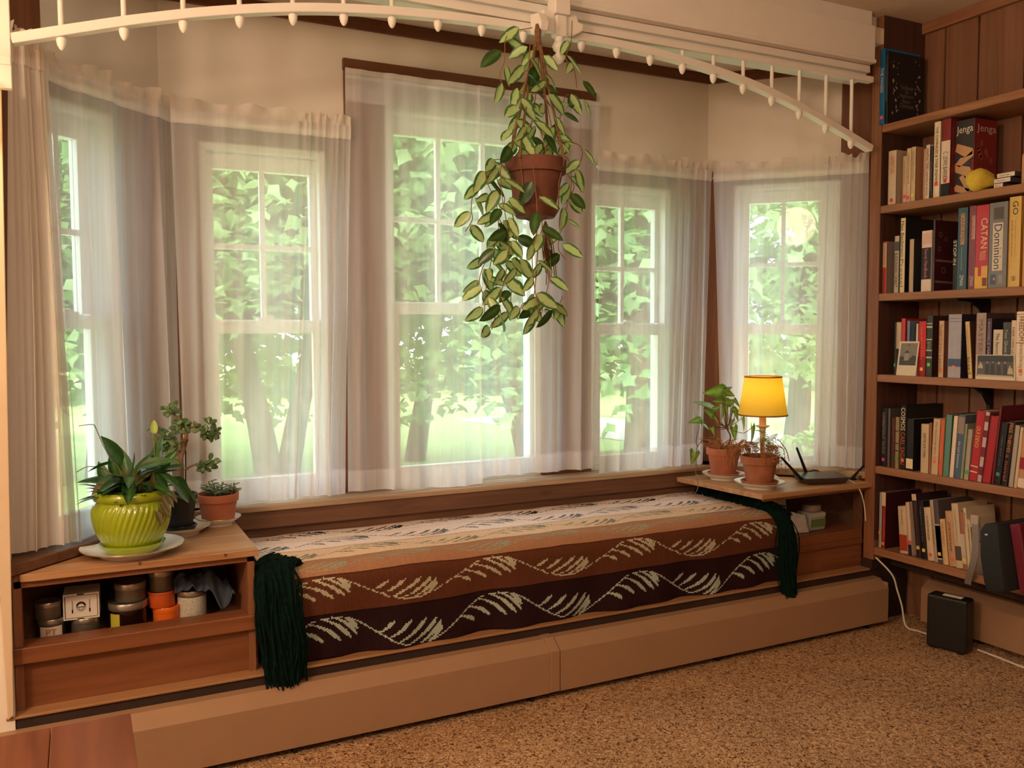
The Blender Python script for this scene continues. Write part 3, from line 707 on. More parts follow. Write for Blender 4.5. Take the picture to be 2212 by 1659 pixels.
# right slanted window: gathered at its right end, open at its left foot
d5 = 0.085; c5 = 5.67-d5*2*Q
A5 = (2.50, c5-2.50); B5 = (2.946, c5-2.946)
f5 = surface(A5, B5, (2.535, c5-2.535), (2.946, c5-2.946), (-Q, -Q), 1.898, 0.632, [(0, 0), (0.42, 0.72), (1, 1)], [(3, 0.009), (7, 0.008), (13, 0.005)], 0.9, 5, zb1=0.622)
curtain('curtain', 'white sheer ruffled curtain at the right behind the table lamp', f5, 240, 26, MAT['sheer'], 1.898, kr=10)
rod('white rod of the curtain behind the lamp', (A5[0]+0.012, A5[1]+0.010), (B5[0]-0.02+0.012, B5[1]+0.02+0.010), 1.872)
# left slanted window: sheer part and gathered front bundle
d1 = 0.085; c1 = 2.865-d1*2*Q
A1 = (-0.085, c1-0.085); B1 = (0.292, c1+0.292)
f1 = surface((-0.075, c1-0.075), (0.303, c1+0.303), (-0.04, c1-0.04), (0.300, c1+0.300), (Q, -Q), 1.925, 0.62, LIN, [(2.4, 0.014), (5.2, 0.010), (9, 0.005)], 0.9, 1)
e1 = curtain('curtain', 'white curtain on the left slanted window with a thick warm-lit gathered end', f1, 200, 26, MAT['sheer'], 1.925, kr=8)
g1 = surface((-0.130, 2.585), (-0.048, 2.655), (-0.165, 2.575), (-0.012, 2.672), (0.75, -0.66), 1.945, 0.630, LIN, [(2.3, 0.010), (5.2, 0.006), (9, 0.003)], 0.8, 12, amp_top=0.5, bulge=0.012)
MB().grid(lambda u, v: g1(u, v), 170, 30).build('gathered_end', MAT['sheer3'], e1, smooth=True, angle=0)
MB().grid(lambda u, v: g1(u, v*0.04, 0.004), 170, 4).build('rod_pocket', MAT['sheer3'], e1, smooth=True, angle=0)
def rg(u, v):
    p = g1(u, 0, 0.012*v*math.sin(2*PI*13*u)+0.008*v*math.sin(2*PI*5*u)); return V3((p.x, p.y, 1.945+v*(0.032+0.012*math.sin(2*PI*6*u+1)+0.008*math.sin(2*PI*11*u))))
MB().grid(rg, 170, 5).build('ruffle', MAT['sheer3'], e1, smooth=True, angle=0)
rod('white rod of the curtain at the left slanted window', (-0.12, c1-0.12+0.016), (0.28, c1+0.28+0.016), 1.898)

# ================================================================== MATTRESS AND KNITTED THROW
mb = MB().box(0.462, 2.43, 2.565, 3.02, 0.2268, 0.490)
o = mb.build('mattress', plain('mattress_cloth', srgb(150, 120, 96), 0.9), bevel=0.03); tag(o, 'mattress under the patterned knitted throw on the window seat', 'mattress')
CW = 0.0046                                           # one stitch
NX = 426; X0 = 0.475
ROWS = [(0.000, 0.110, srgb(240, 222, 214), srgb(40, 36, 36)), (0.110, 0.250, srgb(236, 214, 204), srgb(112, 114, 110)), (0.250, 0.385, srgb(224, 190, 158), srgb(134, 134, 118)),
        (0.385, 0.495, srgb(168, 122, 92), srgb(160, 156, 130)), (0.495, 0.615, srgb(96, 56, 38), srgb(190, 188, 162)), (0.615, 0.765, srgb(44, 24, 27), srgb(176, 190, 178))]
PER = 0.555
def leaf_mask():
    """one repeat of the leaf scroll: s across the repeat 0..1, v across the row 0..1"""
    nxp = int(round(PER/CW)); nyp = 34
    a = np.zeros((nyp, nxp), bool)
    yy, xx = np.mgrid[0:nyp, 0:nxp]; X = (xx+0.5)/nxp*PER; Y = (yy+0.5)/nyp*0.155
    def stroke(pts, wid):
        for i in range(len(pts)-1):
            (x0, y0), (x1, y1) = pts[i], pts[i+1]; w0, w1 = wid[i], wid[i+1]
            for sh in (-PER, 0, PER):
                dx, dy = x1-x0, y1-y0; L2 = dx*dx+dy*dy+1e-12
                t = np.clip(((X-x0-sh)*dx+(Y-y0)*dy)/L2, 0, 1)
                dd = np.hypot(X-x0-sh-t*dx, Y-y0-t*dy); a[dd < (w0+(w1-w0)*t)] = True
    stem = lambda t: (t*PER, 0.0775-0.064*math.sin(2*PI*t)*(1 if t < 0.5 else 0.92))   # y grows towards the hem
    stroke([stem(k/60) for k in range(61)], [0.0022]*61)
    for half in (0, 1):
        sg = 1 if half == 0 else -1
        for k in range(6):
            t0 = half*0.5+0.012+k*0.058
            x, y = stem(t0); L = [0.054, 0.080, 0.104, 0.112, 0.098, 0.066][k]
            P = []; Wd = []
            for q in range(9):
                r = q/8; ang = math.radians(16+k*2.6+36*r)
                P.append((x, y)); Wd.append(0.0018+0.0048*(max(0, math.sin(PI*min(1, r*0.86)**1.5)))*(1.0 if q < 8 else 0.3))
                x += L/8*math.cos(ang)*1.15; y += sg*L/8*math.sin(ang)*1.0
            stroke(P, Wd)
    return a
def throw():
    mask = leaf_mask(); nyp, nxp = mask.shape
    NS = int(0.760/CW)
    Rc = 0.06
    def prof(s, x):
        yb = 3.026; flat = yb-2.585                  # from the back edge over the top, round the front edge and down
        if s < flat: return (yb-s, 0.505)
        s -= flat; arc = PI/2*Rc
        if s < arc: a = s/Rc; return (2.585-Rc*math.sin(a), 0.505-Rc*(1-math.cos(a)))
        s -= arc
        return (2.585-Rc+0.008*math.sin(min(1, s/0.2)*PI*0.5), 0.505-Rc-s)
    V = []
    for j in range(NS+1):
        s = j*CW
        for i in range(NX+1):
            x = X0+i*CW
            sag = 1+0.0*x
            y, z = prof(s*1.0, x)
            bump = 0.0045*noise.noise(V3((x*5, s*5, 0)))+0.0022*noise.noise(V3((x*13, s*13, 4)))
            wave = 0
            if s > 0.56: wave = (s-0.56)/0.20
            y += -bump*(1 if s > 0.5 else 0.3)-wave*(0.012*math.sin(x*15+0.5)+0.008*math.sin(x*31))
            z += bump*(1 if s < 0.55 else 0.3)+wave*(0.007*math.sin(x*10.5+1.2)+0.004*math.sin(x*23))-0.012*wave*0
            if s < 0.1: z -= 0.0
            V.append((x, y, z))
    F = [(j*(NX+1)+i, (j+1)*(NX+1)+i, (j+1)*(NX+1)+i+1, j*(NX+1)+i+1) for j in range(NS) for i in range(NX)]
    me = bpy.data.meshes.new('knitted_panel'); me.from_pydata(V, [], F)
    cols = np.zeros((len(F), 4, 4), np.float32)
    rng = np.random.default_rng(3)
    for j in range(NS):
        s = (j+0.5)*CW
        for ri, (a, b, c0, c1) in enumerate(ROWS):
            if a <= s < b or ri == 5: break
        vy = (s-a)/(b-a); yi = min(nyp-1, int(vy*nyp))
        sh = [0.02, 0.14, 0.20, 0.26, -0.02, 0.0][ri]
        edge = (s-a) < CW*1.2 and ri > 0
        for i in range(NX):
            x = X0+(i+0.5)*CW
            xi = int(((x-0.515-sh) % PER)/PER*nxp) % nxp
            on = mask[yi, xi] and 0.02 < vy < 0.98
            c = c1 if on else c0
            k = 0.92+0.16*rng.random()
            if edge and not on: k *= 0.72
            if on and (i+j) % 2: k *= 0.86
            cols[j*NX+i, :, :] = (c[0]*k, c[1]*k, c[2]*k, 1)
    ca = me.color_attributes.new('yarn', 'FLOAT_COLOR', 'CORNER')
    ca.data.foreach_set('color', cols.reshape(-1))
    m, n, L, p = nt('knitted_yarn')
    at_ = n.new('ShaderNodeAttribute'); at_.attribute_name = 'yarn'; L.new(at_.outputs['Color'], p.inputs['Base Color'])
    p.inputs['Roughness'].default_value = 0.95; p.inputs['Specular IOR Level'].default_value = 0.1
    tc = n.new('ShaderNodeTexCoord'); wv = n.new('ShaderNodeTexWave'); wv.inputs['Scale'].default_value = 70; wv.inputs['Distortion'].default_value = 1.5; wv.bands_direction = 'X'
    L.new(tc.outputs['Object'], wv.inputs['Vector'])
    bp = n.new('ShaderNodeBump'); bp.inputs['Strength'].default_value = 0.5; bp.inputs['Distance'].default_value = 0.002; L.new(wv.outputs['Fac'], bp.inputs['Height']); L.new(bp.outputs[0], p.inputs['Normal'])
    setmat(me, m); me.shade_smooth(); me.update()
    o = bpy.data.objects.new('knitted_panel', me); COL.objects.link(o)
    sol = o.modifiers.new('thick', 'SOLIDIFY'); sol.thickness = 0.006; sol.offset = -1
    e = thing('throw_blanket', 'knitted throw with leaf scroll stripes from pink to dark brown and green fringe', 'blanket', (1.45, 2.8, 0.50))
    attach(o, e); return e, prof
thr, tprof = throw()
MAT['fringe'] = plain('green_yarn', srgb(10, 32, 27), 0.95, spec=0.1, noise_amt=0.4, nscale=60)
def strands(paths, n, jit, rng, r=0.0022):
    """yarn strands: each follows a random blend of the given guide lines"""
    mb = MB()
    for i in range(n):
        a = rng.random()*(len(paths)-1); k = int(a); t = a-k
        P = []
        o = V3((rng.gauss(0, jit), rng.gauss(0, jit*0.7), rng.gauss(0, jit*0.5)))
        for p, q in zip(paths[k], paths[min(k+1, len(paths)-1)]):
            g = V3(p)*(1-t)+V3(q)*t
            P.append(g+o*(0.4+0.6*len(P)/len(paths[0]))+V3((rng.gauss(0, jit*0.35), rng.gauss(0, jit*0.3), rng.gauss(0, jit*0.3))))
        cut = rng.uniform(0.78, 1.0); C = catmull(P, 4); C = C[:max(4, int(len(C)*cut))]
        mb.tube(C, [r]*(len(C)-1)+[r*0.3], 4, cap=False)
    return mb
rng = random.Random(11)
L0 = []                                               # left end: over the top corner and hanging down the front
for t in [0, 0.2, 0.4, 0.6, 0.8, 1.0]:
    xs = 0.500+0.055*t
    L0.append([(xs+0.02, 2.70-0.10*t, 0.512), (0.468+0.07*t, 2.60-0.04*t, 0.522), (0.452+0.085*t, 2.518, 0.475), (0.455+0.088*t, 2.500, 0.385), (0.468+0.085*t, 2.497, 0.300), (0.482+0.055*t, 2.492, 0.225), (0.487+0.05*t, 2.487, 0.188)])
ob = strands(L0, 760, 0.015, rng, 0.0028).build('fringe', MAT['fringe'], thr); ob['kind'] = 'stuff'; ob['label'] = 'dark green yarn fringe at the left end'
R0 = []
for t in [0, 0.12, 0.25, 0.37, 0.5, 0.62, 0.75, 0.87, 1.0]:
    y = 2.98-0.44*t
    R0.append([(2.375, y+0.01, 0.513), (2.395, y, 0.528), (2.425, y-0.004, 0.520), (2.448, y-0.012, 0.500), (2.462, y-0.02, 0.472)])
ob = strands(R0, 620, 0.013, rng, 0.0027).build('fringe', MAT['fringe'], thr); ob['kind'] = 'stuff'; ob['label'] = 'dark green yarn fringe at the right end'
R1 = []
for t in [0, 0.33, 0.66, 1.0]:
    R1.append([(2.385+0.03*t, 2.575, 0.518), (2.402+0.035*t, 2.512, 0.470), (2.405+0.055*t, 2.500, 0.39), (2.402+0.06*t, 2.497, 0.30), (2.418+0.03*t, 2.490, 0.215), (2.432+0.012*t, 2.484, 0.165), (2.438+0.006*t, 2.480, 0.138)])
ob = strands(R1, 480, 0.013, rng, 0.0025).build('fringe', MAT['fringe'], thr); ob['kind'] = 'stuff'; ob['label'] = 'dark green yarn fringe hanging down the front at the right'

# ================================================================== PLANTS
def leaf(mb, base, d, nrm, L, Wd, shape='ovate', curl=0.25, fold=0.25, nl=6, lobe=0.0):
    d = V3(d).normalized(); nrm = V3(nrm); nrm = (nrm-d*nrm.dot(d))
    if nrm.length < 1e-4: nrm = d.orthogonal()
    nrm.normalize(); s = d.cross(nrm)
    V = []; U = []
    for j in range(nl+1):
        v = j/nl
        if shape == 'ovate': w = (v**0.55)*((1-v)**0.75)*2.05
        elif shape == 'obovate': w = (v**0.9)*((1-v)**0.42)*1.75
        elif shape == 'lance': w = (v**0.6)*((1-v)**0.95)*2.2
        elif shape == 'heart': w = ((1-v)**0.85)*(min(1, (v+0.05)*6))**0.5*1.02
        else: w = math.sin(PI*min(1, v*1.0))**0.8
        w = max(0.02, min(1.05, w))
        for k in range(5):
            u = (k-2)/2
            a = L*v-lobe*L*abs(u)**1.3*(1-v)**2
            p = V3(base)+d*a+s*(u*w*Wd*0.5)+nrm*(fold*abs(u)*w*Wd*0.5-curl*L*v*v*0.5)
            V.append(p); U.append((k/4, v))
    F = [(j*5+k, j*5+k+1, (j+1)*5+k+1, (j+1)*5+k) for j in range(nl) for k in range(4)]
    mb.add(V, F, U)
CAMDIR = -_f
def plate(label, c, z, r, group='white plates under the flower pots'):
    e = thing('plate', label, 'plate', (c[0], c[1], z), group)
    prof = [(r*0.62, z), (r*0.64, z+0.005), (r*0.70, z+0.010), (r*0.99, z+0.0235), (r, z+0.025), (r*0.99, z+0.0265), (r*0.70, z+0.0135), (r*0.60, z+0.0085), (0.001, z+0.0075)]
    MB().lathe(prof, (c[0], c[1], 0), 56).build('dish', MAT['china'], e, smooth=True)
    MB().lathe([(r*0.995, z+0.0245), (r*1.004, z+0.0255), (r*0.992, z+0.0272)], (c[0], c[1], 0), 56, ring=True).build('gilt_edge', MAT['rim'], e, smooth=True)
    return z+0.0085
def pot(e, c, z0, z1, r0, r1, mat, rim_h=0.022, rim_t=0.006, soil_d=0.015, name='pot', n=48):
    w = 0.006
    prof = [(r0, z0), (r0+(r1-r0)*(1-rim_h/(z1-z0))-rim_t*0.3, z1-rim_h), (r1, z1-rim_h+0.002), (r1+rim_t*0.35, z1-0.002), (r1, z1), (r1-w, z1), (r1-w-0.003, z1-soil_d-0.004), (0.002, z1-soil_d-0.005)]
    if rim_h <= 0: prof = [(r0, z0), (r1, z1-0.002), (r1-0.002, z1), (r1-w, z1), (r1-w, z1-soil_d), (0.002, z1-soil_d)]
    MB().lathe(prof, (c[0], c[1], 0), n).build(name, mat, e, smooth=True)
    rs = r1-w-0.004
    MB().lathe([(0.002, z1-soil_d-0.004), (rs, z1-soil_d-0.004), (rs, z1-soil_d), (rs*0.6, z1-soil_d+0.004), (0.002, z1-soil_d+0.005)], (c[0], c[1], 0), 32).build('soil', MAT['soil'], e, smooth=True)
def saucer(e, c, z, r0, r1, h, mat):
    MB().lathe([(r0, z), (r1, z+h-0.002), (r1-0.001, z+h), (r1-0.005, z+h), (r0-0.002, z+0.006), (0.002, z+0.005)], (c[0], c[1], 0), 48).build('saucer', mat, e, smooth=True)
def zof(px, py, y): return at(px, py, y).z

# ---- peace lily in the lime pot
C = V3((0.123, 2.640, 0)); ZT = 0.586
zp = plate('big white gilt-edged plate under the lime green pot', C, ZT, 0.137)
e = thing('peace_lily', 'peace lily with drooping dark leaves in a lime green swirled pot', 'potted plant', (C.x, C.y, zp), 'potted plants on the left cabinet')
zs = zp
MB().lathe([(0.064, zs), (0.084, zs+0.018), (0.087, zs+0.025), (0.083, zs+0.026), (0.066, zs+0.010), (0.002, zs+0.008)], C, 56).build('saucer', MAT['lime'], e, smooth=True)
z0 = zs+0.0085; zr = zof(283, 1056, C.y)
hh = zr-z0
def swirl(r, z, a, j):
    t = (z-z0)/hh
    k = max(0, min(1, (t-0.10)*8))*max(0, min(1, (0.80-t)*14))
    return r*(1+0.016*k*(math.sin(42*a-24*t)))
prof = [(0.060, z0), (0.066, z0+0.004)]
for i in range(40):
    t = 0.03+0.79*i/39; prof.append((0.064+0.0385*math.sin(min(1, t/0.62)*PI/2)**0.9-(0.010*max(0, (t-0.62)/0.2)**2), z0+hh*t))
prof += [(0.091, z0+hh*0.83), (0.098, z0+hh*0.86), (0.1015, z0+hh*0.91), (0.1005, z0+hh*0.96), (0.096, z0+hh*0.995), (0.090, z0+hh), (0.087, z0+hh*0.97), (0.086, z0+hh*0.88), (0.002, z0+hh*0.87)]
MB().lathe(prof, C, 204, fn=swirl).build('pot', MAT['lime'], e, smooth=True, angle=60)
MB().lathe([(0.002, z0+hh*0.86), (0.0855, z0+hh*0.865), (0.0855, z0+hh*0.89), (0.05, z0+hh*0.93), (0.002, z0+hh*0.93)], C, 32).build('soil', MAT['soil'], e, smooth=True)
MAT['lily'] = leafmat('peace_lily_leaf', srgb(46, 84, 40), srgb(72, 112, 52), 0.05, 0.5, rough=0.28, transl=0.22)
MAT['lily_old'] = leafmat('wilted_leaf', srgb(104, 82, 48), srgb(92, 96, 54), 0.2, 0.7, rough=0.6, transl=0.2)
MAT['spathe'] = leafmat('spathe', srgb(190, 206, 96), srgb(210, 220, 130), 0.2, 0.8, rough=0.4, transl=0.35)
rng = random.Random(21)
lf = MB(); st = MB(); old = MB(); sx = C+V3((0, 0, z0+hh*0.92))
LV = [((228, 948), (262, 1005)), ((265, 975), (276, 1040)), ((330, 975), (288, 1030)), ((215, 1000), (232, 1050)), ((345, 950), (335, 1010)), ((370, 992), (300, 1010)), ((385, 1010), (320, 1030)), ((410, 1080), (372, 1030)),
      ((430, 1085), (385, 1040)), ((205, 1010), (245, 1000)), ((392, 1055), (340, 1020)), ((300, 1045), (282, 1020)), ((355, 1045), (330, 1020)), ((375, 980), (345, 1015)), ((250, 1050), (270, 1015)), ((320, 1050), (330, 1025)), ((240, 985), (250, 1035)), ((395, 1000), (350, 1015)), ((295, 985), (275, 1035)), ((210, 1055), (240, 1030))]
for i, (tip, mid) in enumerate(LV):
    yy = C.y+rng.uniform(-0.075, 0.06)
    b = at(mid[0], mid[1], C.y+(yy-C.y)*0.5); t = at(tip[0], tip[1], yy)
    d = t-b; st.tube(catmull([sx+V3((rng.uniform(-0.03, 0.03), rng.uniform(-0.03, 0.03), -0.01)), (sx*0.35+b*0.65)+V3((0, 0, 0.012)), b], 4), 0.0016, 5)
    nn = V3((rng.gauss(0, 0.5), -0.5+rng.gauss(0, 0.4), 1.0))
    L = max(0.07, d.length*1.12)
    leaf(lf if i not in (11, 14, 19) else old, b, d, nn, L, L*rng.uniform(0.46, 0.62), 'lance', 0.22, 0.35, 7)
for k in range(52):
    a = rng.uniform(0, 6.28); rr = rng.uniform(0.01, 0.075)
    b = sx+V3((math.cos(a)*rr, math.sin(a)*rr, -0.005))
    leaf(old if k % 9 == 0 else lf, b, (math.cos(a)*0.8, math.sin(a)*0.8, rng.uniform(0.1, 0.9)), (math.cos(a), math.sin(a), 1), rng.uniform(0.05, 0.10), rng.uniform(0.028, 0.044), 'lance', 0.6, 0.3)
for k in range(18):                                  # arching leaves filling the clump
    a = rng.uniform(0, 6.28); o = rng.uniform(0.03, 0.085); b = sx+V3((math.cos(a)*o*0.6, math.sin(a)*o*0.6, rng.uniform(0.02, 0.055)))
    st.tube(catmull([sx+V3((math.cos(a)*0.015, math.sin(a)*0.015, -0.01)), sx+V3((math.cos(a)*o*0.3, math.sin(a)*o*0.3, 0.025)), b], 4), 0.0015, 5)
    leaf(lf, b, (math.cos(a), math.sin(a), rng.uniform(-0.3, 0.7)), (0, -0.3, 1), rng.uniform(0.08, 0.115), rng.uniform(0.036, 0.052), 'lance', 0.55, 0.3, 7)
for k in range(6):
    q = at(362-k*5, 1058+k*9, C.y-0.085); leaf(old, q, (rng.uniform(0, 0.6), -0.3, -0.6), (0.3, -1, 0.2), 0.045, 0.02, 'lance', 0.3, 0.4)
lf.build('foliage', MAT['lily'], e, smooth=True, angle=0); old.build('wilted_leaves', MAT['lily_old'], e, smooth=True, angle=0)
p0 = at(330, 1010, C.y); p1 = at(332, 935, C.y)
st.tube(catmull([sx, p0, p1], 5), 0.0016, 6)
st.tube(catmull([at(240, 995, C.y+0.03), at(222, 960, C.y+0.03), at(207, 925, C.y+0.02), at(199, 917, C.y), at(170, 920, C.y)], 4), 0.0012, 5)
st.tube(catmull([at(250, 1030, C.y), at(220, 1012, C.y), at(190, 1008, C.y-0.02), at(165, 1020, C.y-0.03)], 4), 0.0012, 5)
st.build('stem', MAT['stem_green'], e, smooth=True)
sp = MB(); leaf(sp, p1+V3((0, 0, -0.005)), (0.05, -0.05, 1), (0, -1, 0.1), 0.042, 0.024, 'ovate', 0.1, 0.3); sp.build('flower', MAT['spathe'], e, smooth=True, angle=0)

# ---- jade plant in the black pot
C = V3((0.268, 2.838, 0))
zp = plate('white gilt-edged plate under the black pot', C, ZT, 0.090)
e = thing('jade_plant', 'tall branching jade plant in a black plastic pot', 'potted plant', (C.x, C.y, zp), 'potted plants on the left cabinet')
saucer(e, C, zp, 0.042, 0.050, 0.020, MAT['glossblack'])
zr = zof(385, 1066, C.y)
pot(e, C, zp+0.006, zr, 0.036, 0.052, MAT['black'], 0.020, 0.004)
BR = [([(393, 1060), (391, 1030), (390, 995), (398, 965), (402, 945), (403, 930)], 0.009, 0.0055), ([(390, 1000), (384, 975), (376, 958), (358, 944), (341, 930)], 0.0075, 0.003),
      ([(403, 932), (410, 924), (420, 922), (432, 925), (450, 938)], 0.0055, 0.0022), ([(403, 930), (394, 917), (380, 902), (370, 890), (365, 880)], 0.0045, 0.002), ([(399, 1016), (412, 1007), (428, 1003), (446, 1001), (458, 994)], 0.004, 0.0015),
      ([(388, 990), (376, 985), (362, 978), (350, 970)], 0.0035, 0.0015), ([(402, 945), (395, 950), (388, 958)], 0.003, 0.0015)]
mb = MB(); rng = random.Random(8)
for P, r0, r1 in BR:
    Cc = catmull([at(x, y, C.y+0.004*i*(1 if k % 2 else -1)) for k, (i, (x, y)) in enumerate([(i, q) for i, q in enumerate(P)])], 5)
    mb.tube(Cc, [r0+(r1-r0)*i/(len(Cc)-1) for i in range(len(Cc))], 9)
mb.build('trunk', MAT['stem_brown'], e, smooth=True)
MB().tube([at(401, 1062, C.y+0.02), at(401, 972, C.y+0.02)], 0.0022, 6).build('support_stake', MAT['black'], e)
MAT['jade'] = leafmat('jade_leaf', srgb(86, 116, 66), srgb(96, 128, 82), 0.3, 0.9, rough=0.3, transl=0.12, vary=0.3)
mb = MB()
for (x, y, n, sp_) in [(366, 884, 7, 10), (376, 897, 6, 12), (392, 908, 8, 14), (398, 915, 6, 10), (341, 928, 6, 9), (330, 918, 4, 7), (352, 940, 4, 8), (364, 950, 6, 10), (345, 958, 5, 8), (356, 968, 5, 8), (368, 976, 5, 8), (388, 958, 5, 8), (372, 985, 4, 7), (432, 926, 7, 10), (446, 936, 8, 11), (457, 942, 8, 11), (455, 920, 5, 7), (470, 935, 4, 7), (436, 1010, 5, 8), (455, 997, 6, 8), (459, 1012, 3, 6), (440, 1003, 3, 6), (384, 930, 5, 9)]:
    for k in range(n):
        b = at(x+rng.uniform(-4, 4), y+rng.uniform(-4, 4), C.y+rng.uniform(-0.018, 0.018))
        a = rng.uniform(0, 6.28); d = V3((math.cos(a), rng.uniform(-0.7, 0.5), math.sin(a)+0.15))
        leaf(mb, b, d, (rng.gauss(0, 0.5), -1, rng.gauss(0.5, 0.5)), rng.uniform(0.020, 0.034), rng.uniform(0.014, 0.019), 'obovate', 0.15, 0.2, 5)
o = mb.build('foliage', MAT['jade'], e, smooth=True, angle=0); s_ = o.modifiers.new('thick', 'SOLIDIFY'); s_.thickness = 0.003

# ---- succulent in the low terracotta pot
C = V3((0.392, 2.918, 0))
zp = plate('small white plate under the low terracotta pot', C, ZT, 0.071)
e = thing('succulent', 'low trailing succulent in a small bright terracotta pot', 'potted plant', (C.x, C.y, zp), 'potted plants on the left cabinet')
zr = zof(458, 1066, C.y)
pot(e, C, zp, zr, 0.049, 0.064, MAT['terracotta'], 0.026, 0.004, 0.010)
MAT['succ'] = leafmat('succulent_leaf', srgb(104, 130, 96), srgb(126, 152, 118), 0.3, 0.9, rough=0.4, transl=0.1)
mb = MB(); s2 = MB(); rng = random.Random(4)
for k in range(15):
    a = rng.uniform(0, 6.28); rr = rng.uniform(0.0, 0.05); b = C+V3((math.cos(a)*rr, math.sin(a)*rr, zr-0.008)); h = rng.uniform(0.01, 0.05)
    t = b+V3((math.cos(a)*0.012, math.sin(a)*0.012, h)); s2.tube([b, (b+t)/2+V3((0.003, 0, 0)), t], 0.0018, 5)
    for q in range(6):
        an = q*1.05+a; dd = V3((math.cos(an), math.sin(an), 0.35))
        leaf(mb, t-V3((0, 0, rng.uniform(0, h*0.7))), dd, (0, 0, 1), rng.uniform(0.018, 0.028), 0.010, 'obovate', 0.2, 0.3, 4)
s2.build('stem', MAT['stem_green'], e, smooth=True); o = mb.build('foliage', MAT['succ'], e, smooth=True, angle=0); s_ = o.modifiers.new('thick', 'SOLIDIFY'); s_.thickness = 0.002

# ---- arrowhead vine, right
ZR = 0.582
C = V3((2.425, 2.868, 0))
zp = plate('white plate under the back terracotta pot by the curtain', C, ZR, 0.090)
e = thing('arrowhead_vine', 'arrowhead vine with lime green leaves in back terracotta pot left of lamp', 'potted plant', (C.x, C.y, zp), 'potted plants on the right cabinet')
saucer(e, C, zp, 0.056, 0.068, 0.020, MAT['terracotta'])
zr = zof(1570, 966, C.y)
pot(e, C, zp+0.006, zr, 0.050, 0.071, MAT['terracotta'], 0.030, 0.005)
MAT['arrow'] = leafmat('arrowhead_leaf', srgb(98, 142, 50), srgb(156, 188, 86), 0.1, 0.7, rough=0.35, transl=0.42)
mb = MB(); s2 = MB(); rng = random.Random(14)
K = lambda x, y, dy=0.0: at(1470+x*0.1688, 790+y*0.1688, C.y+dy)
ALV = [((330, 350), (520, 330)), ((650, 270), (530, 330)), ((690, 380), (560, 330)), ((200, 455), (400, 540)), ((520, 520), (420, 560)), ((310, 560), (400, 640)), ((120, 720), (240, 700)), ((370, 800), (240, 700)), ((180, 680), (260, 720)), ((440, 450), (600, 470)), ((700, 430), (600, 490)), ((760, 520), (690, 440)), ((530, 690), (560, 500)), ((640, 690), (650, 540)), ((770, 610), (680, 560)),
       ((700, 950), (680, 790)), ((640, 760), (660, 690)), ((820, 820), (790, 670)), ((920, 980), (915, 780)), ((150, 1240), (180, 1110)), ((290, 1430), (205, 1400)), ((480, 720), (430, 660)), ((580, 420), (540, 350)), ((430, 880), (400, 800)), ((740, 700), (700, 600)), ((600, 620), (580, 520))]
tops = []
for i, (tip, b0) in enumerate(ALV):
    dy = rng.uniform(-0.05, 0.05) if i < 18 else (-0.16 if i in (19, 20) else -0.07)
    b = K(b0[0], b0[1], dy*0.8); t = K(tip[0], tip[1], dy); d = t-b
    L = max(0.035, d.length*1.15)
    leaf(mb, b, d, (rng.gauss(0, 0.4), -0.9, rng.gauss(0.6, 0.4)), L, L*rng.uniform(0.62, 0.8), 'heart', 0.2, 0.2, 6, lobe=0.28)
    if i < 18 or i > 20: tops.append(b)
cz = C+V3((0, 0, zr-0.01))
hub = K(590, 800, 0)
s2.tube(catmull([cz+V3((0.01, 0, 0)), K(640, 920, 0), hub], 4), 0.0035, 7)
for b in tops: s2.tube(catmull([hub+V3((rng.gauss(0, 0.004), rng.gauss(0, 0.004), 0)), (hub+b)/2+V3((rng.gauss(0, 0.008), 0, -0.006)), b], 4), 0.0014, 5)
s2.tube(catmull([cz, K(480, 960, -0.05), K(330, 930, -0.10), K(215, 1040, -0.15), K(200, 1200, -0.17), K(200, 1400, -0.19), K(225, 1545, -0.225), K(180, 1650, -0.235)], 6), 0.0017, 6)
s2.tube(catmull([K(215, 1040, -0.15), K(200, 950, -0.13), K(235, 800, -0.06), K(240, 700, -0.03)], 5), 0.0015, 6)
s2.tube(catmull([hub, K(780, 860, -0.02), K(850, 840, -0.05), K(915, 790, -0.06)], 5), 0.0014, 6)
s2.build('stem', MAT['stem_brown'], e, smooth=True); mb.build('foliage', MAT['arrow'], e, smooth=True, angle=0)
MAT['dry'] = plain('dry_leaf', srgb(170, 116, 66), 0.9, noise_amt=0.3, nscale=60)
mb = MB()
for k in range(60):
    a = rng.uniform(0, 6.28); rr = rng.uniform(0.02, 0.065); b = C+V3((math.cos(a)*rr, math.sin(a)*rr, zr-0.008))
    P = [b, b+V3((rng.gauss(0, 0.012), rng.gauss(0, 0.012), rng.uniform(0.01, 0.04))), b+V3((rng.gauss(0, 0.025), rng.gauss(0, 0.025), rng.uniform(0, 0.05)))]
    mb.tube(catmull(P, 3), 0.0013, 4)
for k in range(8):
    a = rng.uniform(-2.6, -0.6) ; b = C+V3((math.cos(a)*0.07, math.sin(a)*0.07, zr))
    mb.tube(catmull([b, b+V3((math.cos(a)*0.02, math.sin(a)*0.02, 0.0)), b+V3((math.cos(a)*0.03+rng.gauss(0,0.01), math.sin(a)*0.03, -rng.uniform(0.03, 0.09)))], 4), 0.0015, 4)
mb.build('dry_stems', MAT['dry'], e, smooth=True)

